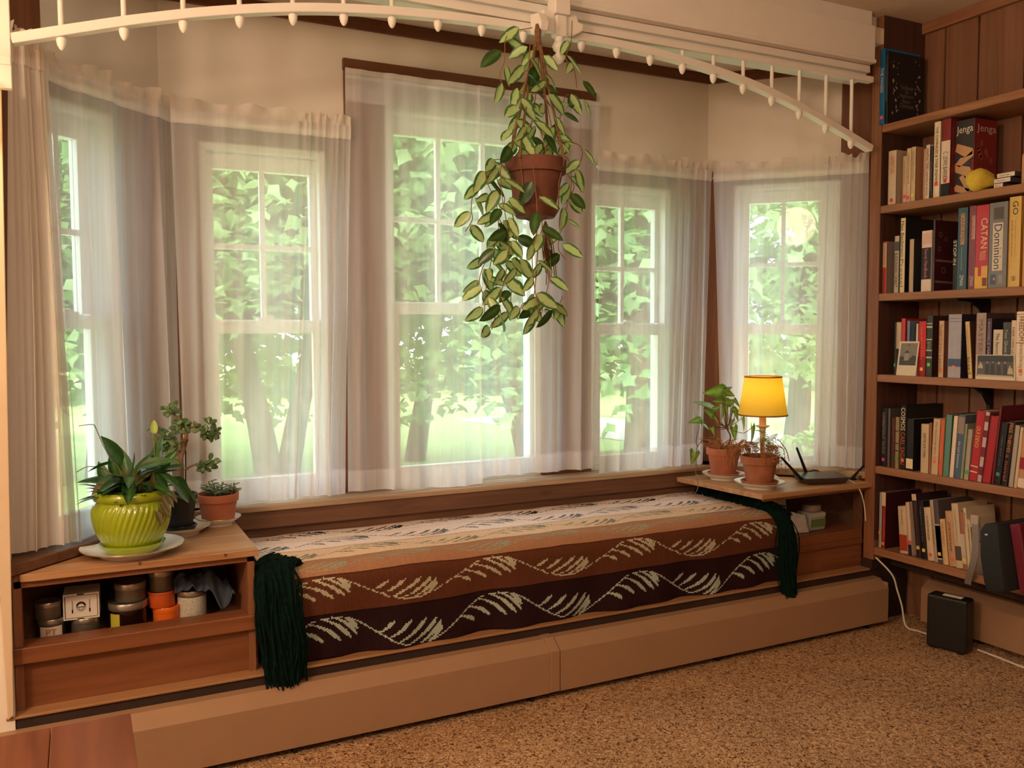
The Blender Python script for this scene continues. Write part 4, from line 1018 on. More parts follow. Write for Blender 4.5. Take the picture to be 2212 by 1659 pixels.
# ---- half dry fern in front of the lamp
C = V3((2.415, 2.640, 0))
zp = plate('white plate under the front terracotta pot with the dry fern', C, ZR, 0.100)
e = thing('fern', 'half dried fern in a weathered terracotta pot in front of lamp', 'potted plant', (C.x, C.y, zp), 'potted plants on the right cabinet')
saucer(e, C, zp, 0.062, 0.074, 0.020, MAT['terracotta_old'])
zr = zof(1641, 984, C.y)
pot(e, C, zp+0.006, zr, 0.050, 0.074, MAT['terracotta_old'], 0.032, 0.005)
def frond(mb, P, w, rng):
    Cc = catmull(P, 5); mb.tube(Cc, 0.0011, 4); n = len(Cc)
    for i in range(1, n):
        t = (Cc[i]-Cc[i-1]).normalized(); s = t.cross(V3((0, -0.5, 1))).normalized(); ww = w*math.sin(PI*min(1, 0.15+0.85*i/n))**0.6
        for sg in (-1, 1):
            leaf(mb, Cc[i], s*sg+t*0.5, (0, -0.6, 1), ww, ww*0.42, 'ovate', 0.3, 0.2, 3)
dry = MB(); grn = MB(); rng = random.Random(31); cz = C+V3((0, 0, zr-0.01))
for k in range(22):
    a = rng.uniform(0, 6.28); rr = 0.03
    b = cz+V3((math.cos(a)*rr, math.sin(a)*rr, 0)); o = rng.uniform(0.06, 0.10)
    P = [b, b+V3((math.cos(a)*o*0.4, math.sin(a)*o*0.4, rng.uniform(0.03, 0.07))), b+V3((math.cos(a)*o*0.85, math.sin(a)*o*0.85, rng.uniform(0.0, 0.04))), b+V3((math.cos(a)*o, math.sin(a)*o, -rng.uniform(0.0, 0.05)))]
    frond(dry, P, 0.016, rng)
F_ = lambda x, y, dy=0.0: at(1470+x*0.1688, 790+y*0.1688, C.y+dy)
for P in ([(1100, 1090), (1110, 960), (1060, 850), (960, 830)], [(1100, 1080), (1130, 960), (1180, 910), (1240, 880)], [(1120, 1090), (1150, 1030), (1165, 980)], [(1000, 1090), (980, 1000), (1040, 930), (1100, 950)]):
    frond(grn, [F_(x, y, rng.uniform(-0.02, 0.03)) for x, y in P], 0.017, rng)
MAT['fern'] = leafmat('fern_leaf', srgb(168, 170, 78), srgb(150, 166, 70), 0.2, 0.9, transl=0.4)
MAT['fern_dry'] = leafmat('dry_fern_leaf', srgb(182, 124, 66), srgb(150, 96, 50), 0.2, 0.9, rough=0.8, transl=0.3)
dry.build('dry_fronds', MAT['fern_dry'], e, smooth=True, angle=0); grn.build('foliage', MAT['fern'], e, smooth=True, angle=0)

# ---- hanging hoya
PC = V3((1.300, 2.438, 0)); zr = zof(1155, 346, PC.y); zb = zof(1150, 452, PC.y)
e = thing('hanging_hoya', 'trailing variegated hoya in a terracotta pot hanging from the beam by jute cords', 'hanging plant', (PC.x, PC.y, zb-0.02))
pot(e, PC, zb, zr, 0.062, 0.096, MAT['terracotta_dark'], 0.045, 0.003, 0.012)
saucer(e, PC, zb-0.026, 0.060, 0.077, 0.030, MAT['terracotta_dark'])
hk = V3((1.298, 2.415, 2.128))
cd = MB()
for k in range(4):
    a = k*PI/2+0.6
    P = [hk, hk*0.5+(PC+V3((math.cos(a)*0.08, math.sin(a)*0.08, zr)))*0.5+V3((math.cos(a)*0.012, 0, 0)), PC+V3((math.cos(a)*0.101, math.sin(a)*0.101, zr-0.01)), PC+V3((math.cos(a)*0.082, math.sin(a)*0.082, (zr+zb)/2)), PC+V3((math.cos(a)*0.080, math.sin(a)*0.080, zb-0.005)), PC+V3((0.005, 0, zb-0.045))]
    cd.tube(catmull(P[:3], 6), 0.0043, 8); cd.tube(P[2:], 0.0022, 6)
rng = random.Random(2)
for k in range(14):
    x = rng.gauss(0, 0.008); cd.tube(catmull([PC+V3((0.03, -0.01, zb-0.035)), PC+V3((0.035+x, -0.01+rng.gauss(0, 0.006), zb-0.10)), PC+V3((0.042+x*1.7, -0.01+rng.gauss(0, 0.01), zb-rng.uniform(0.17, 0.235)))], 4), 0.0016, 5)
cd.tube([hk+V3((-0.004, 0, 0.02)), hk, hk+V3((0, 0, -0.06))], [0.004, 0.011, 0.008], 8)
cd.build('jute_hanger', MAT['jute'], e, smooth=True)
STR = [([(1150, 60), (1110, 68), (1092, 85), (1090, 130), (1080, 165), (1092, 195)], -0.02, 30), ([(1236, 45), (1233, 95), (1222, 125), (1240, 150), (1246, 190)], -0.03, 30),
       ([(1105, 340), (1108, 290), (1125, 220), (1140, 150), (1145, 95)], -0.05, 14), ([(1205, 340), (1195, 290), (1180, 215), (1172, 150), (1165, 100)], -0.05, 14), ([(1150, 340), (1148, 270), (1158, 200), (1165, 120)], 0.03, 15), ([(1190, 335), (1205, 280), (1215, 230), (1225, 205), (1250, 215)], 0.02, 17), ([(1180, 330), (1170, 290), (1155, 260), (1130, 290)], -0.07, 16), ([(1120, 330), (1135, 250), (1160, 180)], 0.05, 16),
       ([(1208, 335), (1228, 345), (1234, 395), (1226, 440), (1214, 490), (1206, 535), (1222, 560)], -0.02, 22), ([(1205, 300), (1248, 312), (1258, 330), (1254, 350)], 0.0, 30), ([(1205, 330), (1222, 370), (1240, 400), (1230, 430)], 0.02, 24),
       ([(1100, 345), (1062, 348), (1050, 385), (1072, 440), (1076, 500), (1062, 560), (1050, 620), (1046, 680)], -0.03, 17), ([(1100, 350), (1082, 362), (1084, 420), (1094, 480), (1100, 540), (1090, 600), (1076, 660), (1062, 712)], -0.06, 17), ([(1095, 345), (1048, 375), (1024, 415), (1018, 450), (1020, 475), (1005, 500)], 0.0, 26),
       ([(1105, 455), (1114, 500), (1116, 570), (1106, 620), (1104, 662), (1120, 690)], -0.02, 19), ([(1085, 480), (1060, 545), (1042, 580), (1036, 610), (1045, 640)], 0.02, 22), ([(1090, 345), (1072, 380), (1090, 430), (1078, 470), (1098, 510), (1085, 570)], 0.03, 18),
       ([(1150, 352), (1156, 400), (1160, 450), (1160, 500), (1150, 545), (1152, 600), (1158, 640), (1166, 680)], -0.10, 28), ([(1170, 470), (1176, 550), (1186, 600), (1180, 645), (1205, 660), (1215, 640)], -0.04, 26), ([(1158, 600), (1150, 650), (1130, 655), (1120, 680)], -0.05, 24), ([(1165, 640), (1185, 655), (1200, 675)], -0.08, 15), ([(1160, 640), (1172, 670), (1160, 685)], -0.03, 15)]
vine = MB(); mb = MB(); mb2 = MB(); rng = random.Random(17)
for P, dy, step in STR:
    W_ = [at(x, y, PC.y+dy+0.02*math.sin(i*1.7)) for i, (x, y) in enumerate(P)]
    Cc = catmull(W_, 6); vine.tube(Cc, 0.0015, 5)
    acc = 0; side = 1
    for i in range(1, len(Cc)):
        acc += (Cc[i]-Cc[i-1]).length*560
        if acc >= step*0.92:
            acc = 0; side = -side
            t = (Cc[i]-Cc[i-1]).normalized()
            d = V3((side*rng.uniform(0.35, 1.0), rng.gauss(-0.15, 0.35), -rng.uniform(0.35, 1.1)))
            L = rng.uniform(0.058, 0.084)
            q = Cc[i]+V3((side*0.006, rng.gauss(0, 0.012), 0))
            leaf(mb2 if rng.random() < 0.22 else mb, q, d, (rng.gauss(0, 0.45), -1, rng.gauss(0.15, 0.4)), L, L*rng.uniform(0.50, 0.62), 'ovate', rng.uniform(0.05, 0.35), 0.18, 7)
vine.build('vine', MAT['stem_red'], e, smooth=True)
MAT['hoya'] = leafmat('hoya_leaf', srgb(74, 118, 58), srgb(188, 212, 146), 0.52, 0.70, rough=0.3, transl=0.30, vary=0.15)
MAT['hoya2'] = leafmat('hoya_green_leaf', srgb(44, 76, 32), srgb(70, 104, 44), 0.10, 0.5, rough=0.28, transl=0.2)
mb.build('foliage', MAT['hoya'], e, smooth=True, angle=0)
o = mb2.build('foliage', MAT['hoya2'], e, smooth=True, angle=0); o['label'] = 'plain dark green leaves'

# ================================================================== TABLE LAMP, ROUTER, THINGS IN THE CABINETS
def shade_mat():
    m, n, L, p = nt('lamp_shade_fabric'); out = n['Material Output']
    p.inputs['Base Color'].default_value = srgb(250, 214, 120); p.inputs['Roughness'].default_value = 0.9; p.inputs['Specular IOR Level'].default_value = 0.1
    tl = n.new('ShaderNodeBsdfTranslucent'); tl.inputs[0].default_value = (0.58, 0.47, 0.03, 1)
    mx = n.new('ShaderNodeMixShader'); mx.inputs[0].default_value = 0.5
    L.new(p.outputs[0], mx.inputs[1]); L.new(tl.outputs[0], mx.inputs[2]); L.new(mx.outputs[0], out.inputs[0]); return m
LC = V3((2.575, 2.800, 0))
e = thing('table_lamp', 'small lit table lamp with a yellow fabric shade on the right cabinet', 'lamp', (LC.x, LC.y, ZR))
zt, zb2 = zof(1650, 813, LC.y), zof(1650, 896, LC.y)
mb = MB(); rt, rb = 0.076, 0.101
mb.lathe([(rb, zb2), (rt, zt)], LC, 64); mb.f = [f for f in mb.f if len(f) == 4]; mb.mi = mb.mi[:len(mb.f)]; mb.uv = mb.uv[:len(mb.f)]
o = mb.build('lamp_shade', shade_mat(), e, smooth=True)
MAT['shade_trim'] = plain('shade_binding', srgb(150, 92, 40), 0.8)
MB().lathe([(rb-0.001, zb2-0.002), (rb+0.0015, zb2-0.002), (rb+0.0010, zb2+0.004), (rb-0.0015, zb2+0.004)], LC, 64, ring=True).build('shade_binding', MAT['shade_trim'], o, smooth=True)
MB().lathe([(rt-0.001, zt-0.004), (rt+0.0018, zt-0.004), (rt+0.0012, zt+0.001), (rt-0.0012, zt+0.001)], LC, 64, ring=True).build('shade_binding', MAT['shade_trim'], o, smooth=True)
zd = zof(1655, 920, LC.y)
MAT['lamp_body'] = plain('painted_lamp_body', srgb(206, 186, 156), 0.5); MAT['candle'] = plain('candle_sleeve', srgb(226, 186, 130), 0.6)
MB().lathe([(0.070, ZR), (0.070, ZR+0.006), (0.058, ZR+0.014), (0.030, ZR+0.022), (0.014, ZR+0.032), (0.010, ZR+0.05), (0.015, ZR+0.065), (0.010, ZR+0.08), (0.009, ZR+0.11), (0.0115, zd-0.03), (0.014, zd-0.008), (0.029, zd), (0.030, zd+0.003), (0.015, zd+0.004)], LC, 36).build('lamp_base', MAT['lamp_body'], e, smooth=True)
MB().lathe([(0.0145, zd+0.004), (0.0145, zd+0.058), (0.011, zd+0.06)], LC, 24).build('candle_sleeve', MAT['candle'], e, smooth=True)
zbulb = (zt+zb2)/2+0.022
MB().lathe([(0.010, zbulb-0.040), (0.014, zbulb-0.025), (0.026, zbulb), (0.026, zbulb+0.012), (0.014, zbulb+0.030), (0.001, zbulb+0.034)], LC, 24).build('bulb', plain('lit_bulb', (1, 1, 1, 1), 0.5, emit=(1.0, 0.62, 0.22, 1), estr=12), e, smooth=True)
mb = MB()
for k in range(3):
    a = k*2*PI/3; mb.tube([LC+V3((0, 0, zt-0.012)), LC+V3((math.cos(a)*rt*0.98, math.sin(a)*rt*0.98, zt-0.006))], 0.0012, 5)
mb.build('shade_spider', MAT['metal'], e)
lamp_l = light('table_lamp_light', 'POINT', (LC.x, LC.y, zbulb), 6.5, (1.0, 0.66, 0.36), 0.02)
o = MB().tube(catmull([(2.70, 2.84, ZR+0.003), (2.66, 2.86, ZR+0.012), (2.62, 2.86, ZR+0.004), (2.58, 2.88, ZR+0.003)], 6), 0.0025, 6).build('power_cord', MAT['cord'], e, smooth=True)

# router
A = atz(1748, 1049, ZR); Bq = atz(1829, 1046, ZR)
rc = V3((2.700, 2.600, ZR)); e = thing('router', 'flat black wifi router with three antennas on the right cabinet', 'router', rc)
ax = V3((Bq.x-A.x, Bq.y-A.y, 0)).normalized(); ay = V3((-ax.y, ax.x, 0))
rc = V3(((A.x+Bq.x)/2, (A.y+Bq.y)/2, ZR))+ay*0.055
Pp = []
for (sx_, sy_, z) in [(-0.082, -0.048, 0), (0.082, -0.048, 0), (0.082, 0.055, 0), (-0.082, 0.055, 0), (-0.098, -0.056, 0.024), (0.098, -0.056, 0.024), (0.098, 0.060, 0.034), (-0.098, 0.060, 0.034)]:
    Pp.append(rc+ax*sx_+ay*sy_+UP*(z+0.003))
MB().add(Pp, [(0,3,2,1),(4,5,6,7),(0,1,5,4),(1,2,6,5),(2,3,7,6),(3,0,4,7)]).build('body', plain('router_case', srgb(62, 50, 46), 0.3), e, bevel=0.004)
for tip, b in (((1688, 988), (1732, 1036)), ((1721, 967), (1742, 1022)), ((1866, 1006), (1832, 1042))):
    yb = {1732: rc.y+0.01, 1742: rc.y+0.065, 1832: rc.y-0.02}[b[0]]
    q0, q1 = at(b[0], b[1], yb), at(tip[0], tip[1], yb+0.005); d = q1-q0
    MB().tube([q0, q0+d*0.3, q1], [0.007, 0.0062, 0.0045], 8).build('antenna', MAT['black'], e, smooth=True)
o = MB().tube(catmull([rc+ax*0.05+ay*0.07+UP*0.02, rc+ax*0.03+ay*0.10+UP*0.035, rc-ax*0.02+ay*0.11+UP*0.02, rc-ax*0.06+ay*0.12+UP*0.004], 5), 0.003, 6).build('plug_lead', MAT['black'], e, smooth=True)
tag(MB().tube(catmull([rc+ax*0.10+ay*0.02+UP*0.012, rc+ax*0.125-ay*0.03+UP*0.004, rc+ax*0.14-ay*0.06+UP*-0.03, rc+ax*0.155-ay*0.065+UP*-0.085, rc+ax*0.16-ay*0.07+UP*-0.15], 6), 0.0022, 6).build('cable', MAT['cord'], smooth=True), 'pale thin cable running from router over the cabinet edge', 'cable')

# things in the left cabinet
MAT['tin'] = plain('dull_tin', srgb(122, 112, 98), 0.42, metal=0.6)
MAT['tin_lid'] = plain('tin_lid', srgb(176, 168, 154), 0.3, metal=0.8)
MAT['label_white'] = plain('white_label', srgb(226, 216, 200), 0.8)
MAT['ink_black'] = plain('black_ink', srgb(26, 22, 22), 0.7)
MAT['ink_orange'] = plain('orange_ink', srgb(206, 96, 40), 0.7)
FZ = 0.3602
def tin(name, label, x, y, z, r, h, mat, lid_mat, lid_h=0.014, group=None):
    e = thing(name, label, 'tin' if name == 'tin' else 'jar', (x, y, z), group)
    MB().lathe([(r*0.94, z), (r*0.97, z+0.002), (r*0.97, z+h-lid_h), (r*0.9, z+h-lid_h+0.001)], (x, y, 0), 40).build('can' if name == 'tin' else 'glass', mat, e, smooth=True)
    MB().lathe([(r*0.98, z+h-lid_h), (r*1.0, z+h-lid_h+0.002), (r*1.0, z+h-0.002), (r*0.97, z+h), (r*0.9, z+h-0.0012), (0.001, z+h-0.0012)], (x, y, 0), 40).build('lid', lid_mat, e, smooth=True)
    return e
def arc_label(mb, x, y, r, z0, z1, a0, a1, n=12):
    V = [(x+(r)*math.cos(a0+(a1-a0)*i/n), y+(r)*math.sin(a0+(a1-a0)*i/n), z) for z in (z0, z1) for i in range(n+1)]
    mb.add(V, [(i, i+1, n+2+i, n+1+i) for i in range(n)])
def text_bm(s, fit_w, fit_h, name, mat, parent, org, ux, uy, off=0.0004, stretch=True, thick=0.0):
    """lettering fitted into fit_w x fit_h, its lower left corner at org, along ux, up uy"""
    cu = bpy.data.curves.new(name, 'FONT'); cu.body = s; cu.resolution_u = 2; cu.align_x = 'LEFT'
    to = bpy.data.objects.new(name, cu)
    me = bpy.data.meshes.new_from_object(to); bpy.data.objects.remove(to); bpy.data.curves.remove(cu)
    if not me.vertices: return None
    co = np.empty(len(me.vertices)*3, np.float32); me.vertices.foreach_get('co', co); co = co.reshape(-1, 3)
    mn, mx = co.min(0), co.max(0); sx = fit_w/max(1e-6, mx[0]-mn[0]); sy = fit_h/max(1e-6, mx[1]-mn[1])
    if not stretch: sx = sy = min(sx, sy)
    ux = V3(ux).normalized(); uy = V3(uy).normalized(); nn = ux.cross(uy)
    for v in me.vertices:
        q = V3(org)+ux*((v.co.x-mn[0])*sx)+uy*((v.co.y-mn[1])*sy)+nn*off; v.co = q
    me.name = name; setmat(me, mat)
    o = bpy.data.objects.new(name, me); COL.objects.link(o)
    if parent: attach(o, parent)
    return o
GT = 'jars and tins in the left cabinet'
e = tin('jar', 'small jar with a white PT label, under a tin at the left', -0.085, 2.672, FZ, 0.034, 0.066, plain('smoky_glass', srgb(70, 54, 42), 0.2), MAT['tin_lid'], 0.016, GT)
mb = MB(); arc_label(mb, -0.085, 2.672, 0.0345, FZ+0.016, FZ+0.048, -2.5, -0.75); mb.build('paper_label', MAT['label_white'], e, smooth=True)
text_bm('PT', 0.026, 0.016, 'lettering', MAT['ink_orange'], e, (-0.0985, 2.6355, FZ+0.026), (1, 0.0, 0), (0, 0, 1))
tin('tin', 'plain grey tin standing on the jar with the PT label', -0.093, 2.672, FZ+0.0665, 0.033, 0.046, MAT['tin'], MAT['tin_lid'], 0.014, GT)
tin('tin', 'plain grey tin underneath the small white box', -0.002, 2.678, FZ, 0.037, 0.056, MAT['tin'], MAT['tin_lid'], 0.016, GT)
bz = FZ+0.0562
e = thing('box', 'small white carton with a brush emblem balanced on a tin', 'box', (-0.010, 2.69, bz))
bx = V3((math.cos(-0.05), math.sin(-0.05), 0)); by = V3((-bx.y, bx.x, 0)); bo = V3((-0.056, 2.648, bz))
MB().obox(bo+bx*0.045+by*0.045+UP*0.036, (bx, by, UP), (0.045, 0.045, 0.036)).build('carton', MAT['label_white'], e, bevel=0.001)
mb = MB(); W_b, H_b = 0.09, 0.072
def fr_rect(mb, x0, x1, z0, z1): mb.add([bo+bx*x0-by*0.0006+UP*z0, bo+bx*x1-by*0.0006+UP*z0, bo+bx*x1-by*0.0006+UP*z1, bo+bx*x0-by*0.0006+UP*z1], [(0, 1, 2, 3)])
for r_ in ((0.004, 0.006, 0.005, 0.066), (0.0845, 0.0860, 0.006, 0.066), (0.005, 0.085, 0.005, 0.0062), (0.005, 0.085, 0.0655, 0.0667), (0.035, 0.052, 0.068, 0.0718), (0.035, 0.050, 0.0002, 0.0035)): fr_rect(mb, *r_)
for xc in (0.023, 0.066):                            # two brushes
    fr_rect(mb, xc-0.0007, xc+0.0007, 0.028, 0.054); fr_rect(mb, xc-0.0018, xc+0.0018, 0.019, 0.029)
cx_, cz_ = 0.0445, 0.034                             # round emblem: dome over rays
V = []; nA = 14
for i in range(nA+1):
    a = PI*i/nA; V.append(bo+bx*(cx_+0.0125*math.cos(a))-by*0.0006+UP*(cz_+0.003+0.0125*math.sin(a))); V.append(bo+bx*(cx_+0.0075*math.cos(a))-by*0.0006+UP*(cz_+0.003+0.0065*math.sin(a)))
mb.add(V, [(2*i, 2*i+2, 2*i+3, 2*i+1) for i in range(nA)])
fr_rect(mb, cx_-0.0125, cx_+0.0125, cz_-0.001, cz_+0.0012)
for i in range(7):
    a = -PI*(0.1+0.8*i/6); c0 = V3((math.cos(a), 0, math.sin(a)))
    p0 = bo+bx*(cx_+0.004*c0.x)-by*0.0006+UP*(cz_-0.001+0.004*c0.z); p1 = bo+bx*(cx_+0.0115*c0.x)-by*0.0006+UP*(cz_-0.001+0.0115*c0.z); w_ = bx*(-c0.z)*0.0009+UP*c0.x*0.0009
    mb.add([p0-w_*0.4, p1-w_, p1+w_, p0+w_*0.4], [(0, 1, 2, 3)])
mb.build('emblem', MAT['ink_black'], e)
e = tin('jar', 'wide dark jar with silver lid and yellow label', 0.108, 2.69, FZ, 0.053, 0.082, plain('dark_glass', srgb(34, 16, 12), 0.1), MAT['tin_lid'], 0.020, GT)
mb = MB(); arc_label(mb, 0.108, 2.69, 0.0525, FZ+0.012, FZ+0.055, -2.65, -2.05); mb.build('paper_label', plain('yellow_label', srgb(186, 176, 52), 0.7), e, smooth=True)
tin('tin', 'grey tin standing on the wide dark jar', 0.116, 2.695, FZ+0.0822, 0.043, 0.052, MAT['tin'], MAT['tin_lid'], 0.018, GT)
MAT['orange'] = plain('orange_plastic', srgb(226, 106, 34), 0.22); MAT['orange2'] = plain('orange_wax_glass', srgb(206, 92, 40), 0.12)
tin('jar', 'bright orange plastic jar at the bottom of the orange stack', 0.211, 2.70, FZ, 0.039, 0.050, MAT['orange'], MAT['orange'], 0.018, GT)
tin('jar', 'glossy orange jar in the middle of the stack, under a tin', 0.199, 2.70, FZ+0.0502, 0.0385, 0.046, MAT['orange2'], MAT['orange2'], 0.008, GT)
tin('tin', 'grey tin on top of the two orange jars', 0.200, 2.70, FZ+0.0964, 0.034, 0.060, MAT['tin'], MAT['tin_lid'], 0.016, GT)
def floral():
    m, n, L, p = nt('leaf_print_glass'); tc = n.new('ShaderNodeTexCoord'); vo = n.new('ShaderNodeTexVoronoi'); mp = n.new('ShaderNodeMapping'); mp.inputs['Scale'].default_value = (60, 60, 30); mp.inputs['Rotation'].default_value = (0.4, 0.3, 0.5)
    L.new(tc.outputs['Object'], mp.inputs[0]); L.new(mp.outputs[0], vo.inputs['Vector']); rp = n.new('ShaderNodeValToRGB'); q = rp.color_ramp.elements
    q[0].position = 0.22; q[0].color = srgb(110, 124, 78); q[1].position = 0.30; q[1].color = srgb(206, 200, 180); L.new(vo.outputs['Distance'], rp.inputs[0]); L.new(rp.outputs[0], p.inputs['Base Color']); p.inputs['Roughness'].default_value = 0.15; return m
tin('jar', 'white jar printed with green leaves, under the dark cloth', 0.282, 2.705, FZ, 0.043, 0.088, floral(), MAT['tin_lid'], 0.018, GT)
mb = MB()
def cl(u, v):
    x = 0.232+0.165*u; y = 2.655+0.13*v
    n1 = noise.noise(V3((u*4.2+3, v*3.6, 1.3))); n2 = noise.noise(V3((u*9, v*8, 7.0)))
    top = 0.474+0.035*n1+0.016*n2+0.030*math.exp(-((u-0.62)/0.16)**2)
    edge = max(0, (u-0.55))/0.45
    fr = max(0, 1-v*6)
    z = top-edge*0.045*(1+n2)-fr*(0.015+0.055*max(0, math.sin((u-0.45)*6.5)))
    return V3((x, y-0.012*n2-0.02*fr, max(0.365, min(0.543, z))))
mb.grid(cl, 60, 40); o = mb.build('cloth', plain('slate_cloth', srgb(66, 74, 84), 0.95, noise_amt=0.15, nscale=80, bump=0.3), smooth=True, angle=0)
s_ = o.modifiers.new('thick', 'SOLIDIFY'); s_.thickness = 0.003
tag(o, 'crumpled slate blue cloth stuffed on top of the leaf print jar', 'cloth')
# things in the right cabinet
e = thing('jar', 'clear square jar with a green label in the right cabinet', 'jar', (2.695, 2.64, 0.385))
MB().box(2.652, 2.738, 2.600, 2.680, 0.3855, 0.462).build('glass', plain('clear_plastic', srgb(150, 148, 140), 0.15), e, bevel=0.008)
MB().lathe([(0.036, 0.462), (0.040, 0.466), (0.040, 0.486), (0.036, 0.490), (0.001, 0.490)], (2.695, 2.64, 0), 36).build('lid', plain('clear_lid', srgb(128, 116, 104), 0.2), e, smooth=True)
MB().box(2.656, 2.734, 2.5985, 2.600, 0.402, 0.434).build('paper_label', plain('green_label', srgb(92, 112, 60), 0.6), e)
MB().box(2.656, 2.734, 2.5985, 2.600, 0.444, 0.458).build('paper_label', plain('pale_label', srgb(170, 170, 150), 0.6), e)
MAT['packet'] = plain('crumpled_paper', srgb(206, 200, 194), 0.7, noise_amt=0.1, nscale=30, bump=0.5)
def packet(label, P, th, seed):
    a, b, c, d = [V3(p) for p in P]; nn = (b-a).cross(d-a).normalized()
    mb = MB(); f = lambda u, v: a*(1-u)*(1-v)+b*u*(1-v)+c*u*v+d*(1-u)*v
    bul = lambda u, v: (math.sin(PI*u)*math.sin(PI*v))**0.5
    mb.grid(lambda u, v: f(u, v)+nn*(th*bul(u, v)+0.006*noise.noise(V3((u*5+seed, v*5, 0)))), 14, 12)
    mb.grid(lambda u, v: f(1-u, v)-nn*(th*bul(u, v)+0.004*noise.noise(V3((u*5+seed, v*5, 3)))), 14, 12)
    tag(mb.build('paper_packet', MAT['packet'], smooth=True), label, 'packet', 'paper packets in the right cabinet')
packet('white paper packet leaning at the back left of right cabinet', [(2.47, 2.66, 0.387), (2.585, 2.65, 0.405), (2.60, 2.69, 0.512), (2.475, 2.70, 0.520)], 0.010, 1)
packet('crumpled pale packet in front of the clear square jar', [(2.545, 2.60, 0.387), (2.640, 2.595, 0.387), (2.640, 2.62, 0.452), (2.575, 2.63, 0.470)], 0.010, 5)

# wall lamp at the left edge, cords, black box, wooden bench
e = thing('wall_lamp', 'glowing wall lamp on the casing at the left edge', 'lamp', (-0.205, 2.497, 1.74))
MB().lathe([(0.03, 1.66), (0.045, 1.668), (0.052, 1.70), (0.054, 1.76), (0.045, 1.80), (0.03, 1.815), (0.001, 1.818)], (-0.212, 2.435, 0), 32).build('lamp_shade', plain('frosted_glass', (1, 0.9, 0.75, 1), 0.5, emit=(1.0, 0.62, 0.28, 1), estr=1.7), e, smooth=True)
B(-0.235, -0.19, 2.488, 2.499, 1.68, 1.80).build('wall_plate', MAT['metal'], e, bevel=0.003); MB().tube([(-0.212, 2.49, 1.70), (-0.212, 2.47, 1.66), (-0.212, 2.435, 1.655)], 0.006, 8).build('arm', MAT['metal'], e)
light('wall_lamp_light', 'POINT', (-0.36, 2.26, 1.62), 3.2, (1.0, 0.62, 0.36), 0.05)
e = thing('network_box', 'black plastic box standing on the carpet below the bookcase', 'device', (2.90, 2.14, 0))
q0, q1 = V3((2.862, 2.215, 0)), V3((2.900, 2.075, 0)); ax = (q1-q0).normalized(); ay = V3((-ax.y, ax.x, 0))
if ay.x < 0: ay = -ay
cc = (q0+q1)/2+ay*0.036
MB().obox(cc+UP*0.105, (ax, ay, UP), (0.0725, 0.036, 0.100)).build('case', MAT['black'], e, bevel=0.008)
MB().obox(cc+UP*0.2056+ax*0.01, (ax, ay, UP), (0.034, 0.013, 0.001)).build('top_label', MAT['label_white'], e)
for s_ in (-1, 1): MB().obox(cc+ax*s_*0.05+UP*0.003, (ax, ay, UP), (0.012, 0.03, 0.003)).build('foot', MAT['black'], e)
tag(MB().tube(catmull([(2.905, 2.49, 0.275), (2.93, 2.43, 0.215), (2.945, 2.415, 0.15), (2.955, 2.40, 0.09), (2.962, 2.385, 0.012), (2.968, 2.33, 0.006), (2.975, 2.27, 0.006), (2.99, 2.20, 0.006)], 6), 0.0035, 7).build('power_cord', MAT['cord'], smooth=True), 'white cord running from the post down to the black box', 'cord')
tag(MB().tube(catmull([(2.99, 2.09, 0.006), (2.985, 2.00, 0.006), (2.975, 1.90, 0.006), (2.985, 1.78, 0.006)], 6), 0.004, 7).build('power_cord', MAT['cord'], smooth=True), 'white cord on the carpet running right from the black box', 'cord')
e = thing('bench', 'red-brown wooden bench, only its corner in view at lower left', 'bench', (-0.25, 1.6, 0))
for k in range(4):
    x1 = 0.076-k*0.146; B(x1-0.145, x1, 1.05, 1.925, 0.395, 0.42).build('plank', MAT['bench'], e, bevel=0.002)
for x in (-0.46, 0.03):
    for y in (1.09, 1.885): B(x-0.022, x+0.022, y-0.022, y+0.022, 0.0, 0.395).build('leg', MAT['bench'], e, bevel=0.002)

# ================================================================== BOOKCASE
XF = 2.900
SHZ = [2.022, 1.702, 1.352, 1.026, 0.652, 0.316]       # top of each board
e = thing('bookcase', 'built-in brown pine bookcase with six shelves along the right wall', 'bookcase', (3.0, 1.8, 0.28))
mb = MB(); mb.cur = 0; mb.box(2.900, 3.138, 2.500, 2.5515, 0.262, CEIL-0.002)
o = mb.build('side_panel', MAT['case_z'], e, bevel=0.003)
B(2.905, 3.138, 2.51, 2.58, 0.2188, 0.262).build('base_block', MAT['darkboard'], e)
B(2.902, 3.138, 2.4985, 2.500, 0.345, CEIL-0.002).build('side_shade', MAT['case_shaded'], e)  # thin sheet that paints shade onto the inner face of the side panel
for z in SHZ: B(XF, 3.138, 0.9, 2.4985, z-0.030, z).build('shelf', MAT['case_y'], e, bevel=0.003)
B(3.02, 3.138, 0.9, 2.51, 0.225, 0.286).build('under_board', MAT['darkboard'], e)
for z in (SHZ[2], SHZ[3]):                           # dark curved brackets against the wall
    y = atx(2133, 680, 3.12).y if z == SHZ[2] else atx(2140, 850, 3.12).y
    poly = [(0, 0), (0.016, 0), (0.02, 0.05), (0.05, 0.09), (0.10, 0.115), (0.19, 0.12), (0.19, 0.128), (0, 0.128)]
    MB().extr([(-a, b) for a, b in poly], (0, 0.016, 0), (3.138, y, z-0.030-0.128), (1,0,0), (0,0,1)).build('shelf_bracket', MAT['black'], e, bevel=0.001)
    B(3.128, 3.14, y+0.002, y+0.014, z-0.30, z-0.15).build('shelf_standard', MAT['black'], e)
PY = [268, 445, 640, 812, 1015, 1225]
_mats = {}
def cm(c, rough=0.55):
    k = (tuple(c), rough)
    if k not in _mats: _mats[k] = plain('cover_%02x%02x%02x' % tuple(c), srgb(*c), rough, noise_amt=0.05, nscale=50)
    return _mats[k]
